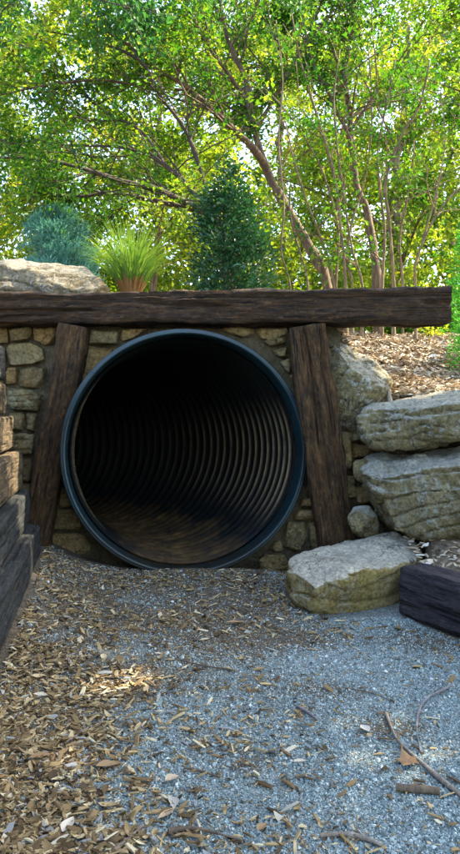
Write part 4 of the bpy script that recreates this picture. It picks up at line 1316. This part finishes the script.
# ------------------------------------------------------------------ single sticks, leaves and chips on the path
def stick(name, L, r0, r1, mat, label, lift=0.004, cat='stick', group=None):
    pts = []
    for u, v in L:
        p = G(u, v); p[2] = float(z_front(p[0], p[1])) + r0 * 0.6 + lift
        pts.append(p)
    sp = spline(pts, max(14, 6 * len(pts)))
    tb = Tubes(); tb.add(sp, 0.75 * np.linspace(r0, r1, len(sp)) * (1 + 0.15 * vnoise(sp * 60)), 8, 0.5)
    me = tb.mesh(name); me.transform(Matrix.Translation(-Vector(pts[0])))
    o = link(name, me, mat); o.location = pts[0]
    return tag(o, label, cat, group)
SG = 'sticks lying on the gravel'
stick('stick', [(386, 715), (392, 730), (400, 744), (426, 769), (460, 797), (500, 828)], 0.0055, 0.0075, M['stick'], 'long straight pale stick running off the right edge of the gravel', cat='stick', group=SG)
stick('stick', [(452, 688), (440, 694), (428, 700), (419, 713), (417, 732), (421, 756)], 0.0065, 0.0045, M['stick_grey'], 'curved grey stick bent like a hook above the long straight one', 0.006, group=SG)
stick('bark_piece', [(396, 789), (410, 791), (425, 792), (440, 794)], 0.0085, 0.0095, M['stick_dark'], 'short thick dark piece of bark below the long straight stick', group=SG)
stick('stick', [(320, 835), (345, 834), (365, 839), (382, 846)], 0.005, 0.006, M['stick'], 'curved tan stick at the bottom edge, right of the middle', group=SG)
stick('stick', [(168, 833), (185, 830), (205, 831), (240, 839)], 0.006, 0.004, M['stick_dark'], 'dark slightly bent stick at the bottom edge, left of the middle', group=SG)
stick('stick', [(114, 852), (128, 840), (143, 826)], 0.0045, 0.003, M['stick'], 'thin straight slanted stick at the bottom beside the pale leaf', group=SG)
stick('stick', [(297, 707), (307, 713), (317, 721)], 0.0055, 0.0045, M['stick_grey'], 'short blue-grey stub of stick in the middle of the gravel', group=SG)
stick('stick', [(184, 768), (205, 772), (220, 777)], 0.0045, 0.003, M['stick_dark'], 'short dark brown stick among leaves left of the middle', group=SG)
stick('stick', [(345, 690), (370, 694), (392, 702)], 0.003, 0.002, M['stick_dark'], 'very thin dark twig above the hooked grey stick', group=SG)
stick('stick', [(175, 660), (205, 667), (235, 671)], 0.004, 0.003, M['stick_dark'], 'thin twig on the shaded gravel in front of the pipe', group=SG)
stick('stick', [(60, 745), (75, 735), (88, 726)], 0.004, 0.003, M['stick'], 'thin tan twig among the leaves near the left timbers', group=SG)

def star_leaf(u, v, size, rot, tint, label):
    p = G(u, v); p[2] = float(z_front(p[0], p[1])) + 0.006
    V = [(0, 0, 0.004)]
    m = 10
    for k in range(m):
        a = rot + 2 * math.pi * k / m
        r = size * (0.5 if k % 2 == 0 else 0.30) * (1 + 0.2 * rng.normal() * (k % 2 == 0))
        V.append((r * math.cos(a), r * math.sin(a), 0.004 + 0.35 * r * rng.random()))
    Fc = [(0, 1 + k, 1 + (k + 1) % m) for k in range(m)]
    me = mesh_np('fallen_leaf', np.array(V), np.array(Fc), np.full(len(V), tint))
    o = link('fallen_leaf', me, M['fallen']); o.location = p
    return tag(o, label, 'leaf', 'large fallen leaves on the gravel')
star_leaf(408, 764, 0.065, 0.4, 0.22, 'tan star-shaped fallen leaf under the crossing of the two long sticks')
def oval_leaf(u, v, ln, wd, rot, tint, label):
    p = G(u, v); p[2] = float(z_front(p[0], p[1])) + 0.005
    V, Fc = [], []
    prof = (0.1, 0.62, 0.95, 1.0, 0.8, 0.45, 0.04)
    for i, w in enumerate(prof):
        t = i / (len(prof) - 1) - 0.5
        for s in (-1, -.5, 0, .5, 1):
            V.append((ln * t, wd * .5 * s * w, 0.004 + 0.10 * ln * (2 * t) ** 2 * 0.5 + 0.22 * wd * abs(s) * w))
    for i in range(len(prof) - 1):
        for s in range(4):
            a = i * 5 + s; Fc.append((a, a + 1, a + 6, a + 5))
    me = mesh_np('fallen_leaf', np.array(V), np.array(Fc), np.full(len(V), tint), True)
    o = link('fallen_leaf', me, M['fallen']); o.location = p; o.rotation_euler = (0, 0, rot)
    return tag(o, label, 'leaf', 'large fallen leaves on the gravel')
oval_leaf(365, 731, 0.040, 0.024, 1.9, 1.0, 'pale cream leaf left of the top of the long straight stick')
oval_leaf(68, 829, 0.050, 0.024, 1.4, 0.95, 'pale grey-white leaf at the bottom left corner')
oval_leaf(107, 768, 0.05, 0.03, 0.2, 0.45, 'curled tan leaf left of the middle of the path')
oval_leaf(40, 758, 0.05, 0.026, 0.4, 0.25, 'brown curled leaf near the left edge of the path')
oval_leaf(172, 780, 0.035, 0.026, 0.7, 0.7, 'light tan leaf above the bottom dark stick')
oval_leaf(300, 763, 0.03, 0.014, 0.1, 0.85, 'small cream leaf in the middle of the bare gravel')
oval_leaf(262, 827, 0.03, 0.018, 0.9, 0.35, 'small brown leaf at the bottom middle of the path')
oval_leaf(167, 816, 0.05, 0.016, 0.9, 0.6, 'narrow tan bark flake beside the bottom dark stick')
oval_leaf(235, 625, 0.07, 0.03, 0.15, 0.4, 'brown curled leaf on the gravel just in front of the pipe')
# splinter of wood standing on the end of the upper slab
p = P(390, 398, 3.36)
tb = Tubes(); tb.add([P(391, 404, 3.36), P(389, 393, 3.36), P(387, 384, 3.38)], [0.013, 0.012, 0.006], 7, 0.6)
me = tb.mesh('wood_splinter'); me.transform(Matrix.Translation(-Vector(p)))
o = link('wood_splinter', me, M['stick']); o.location = p
tag(o, 'pale upright splinter of wood between the leaning boulder and upper slab', 'wood')
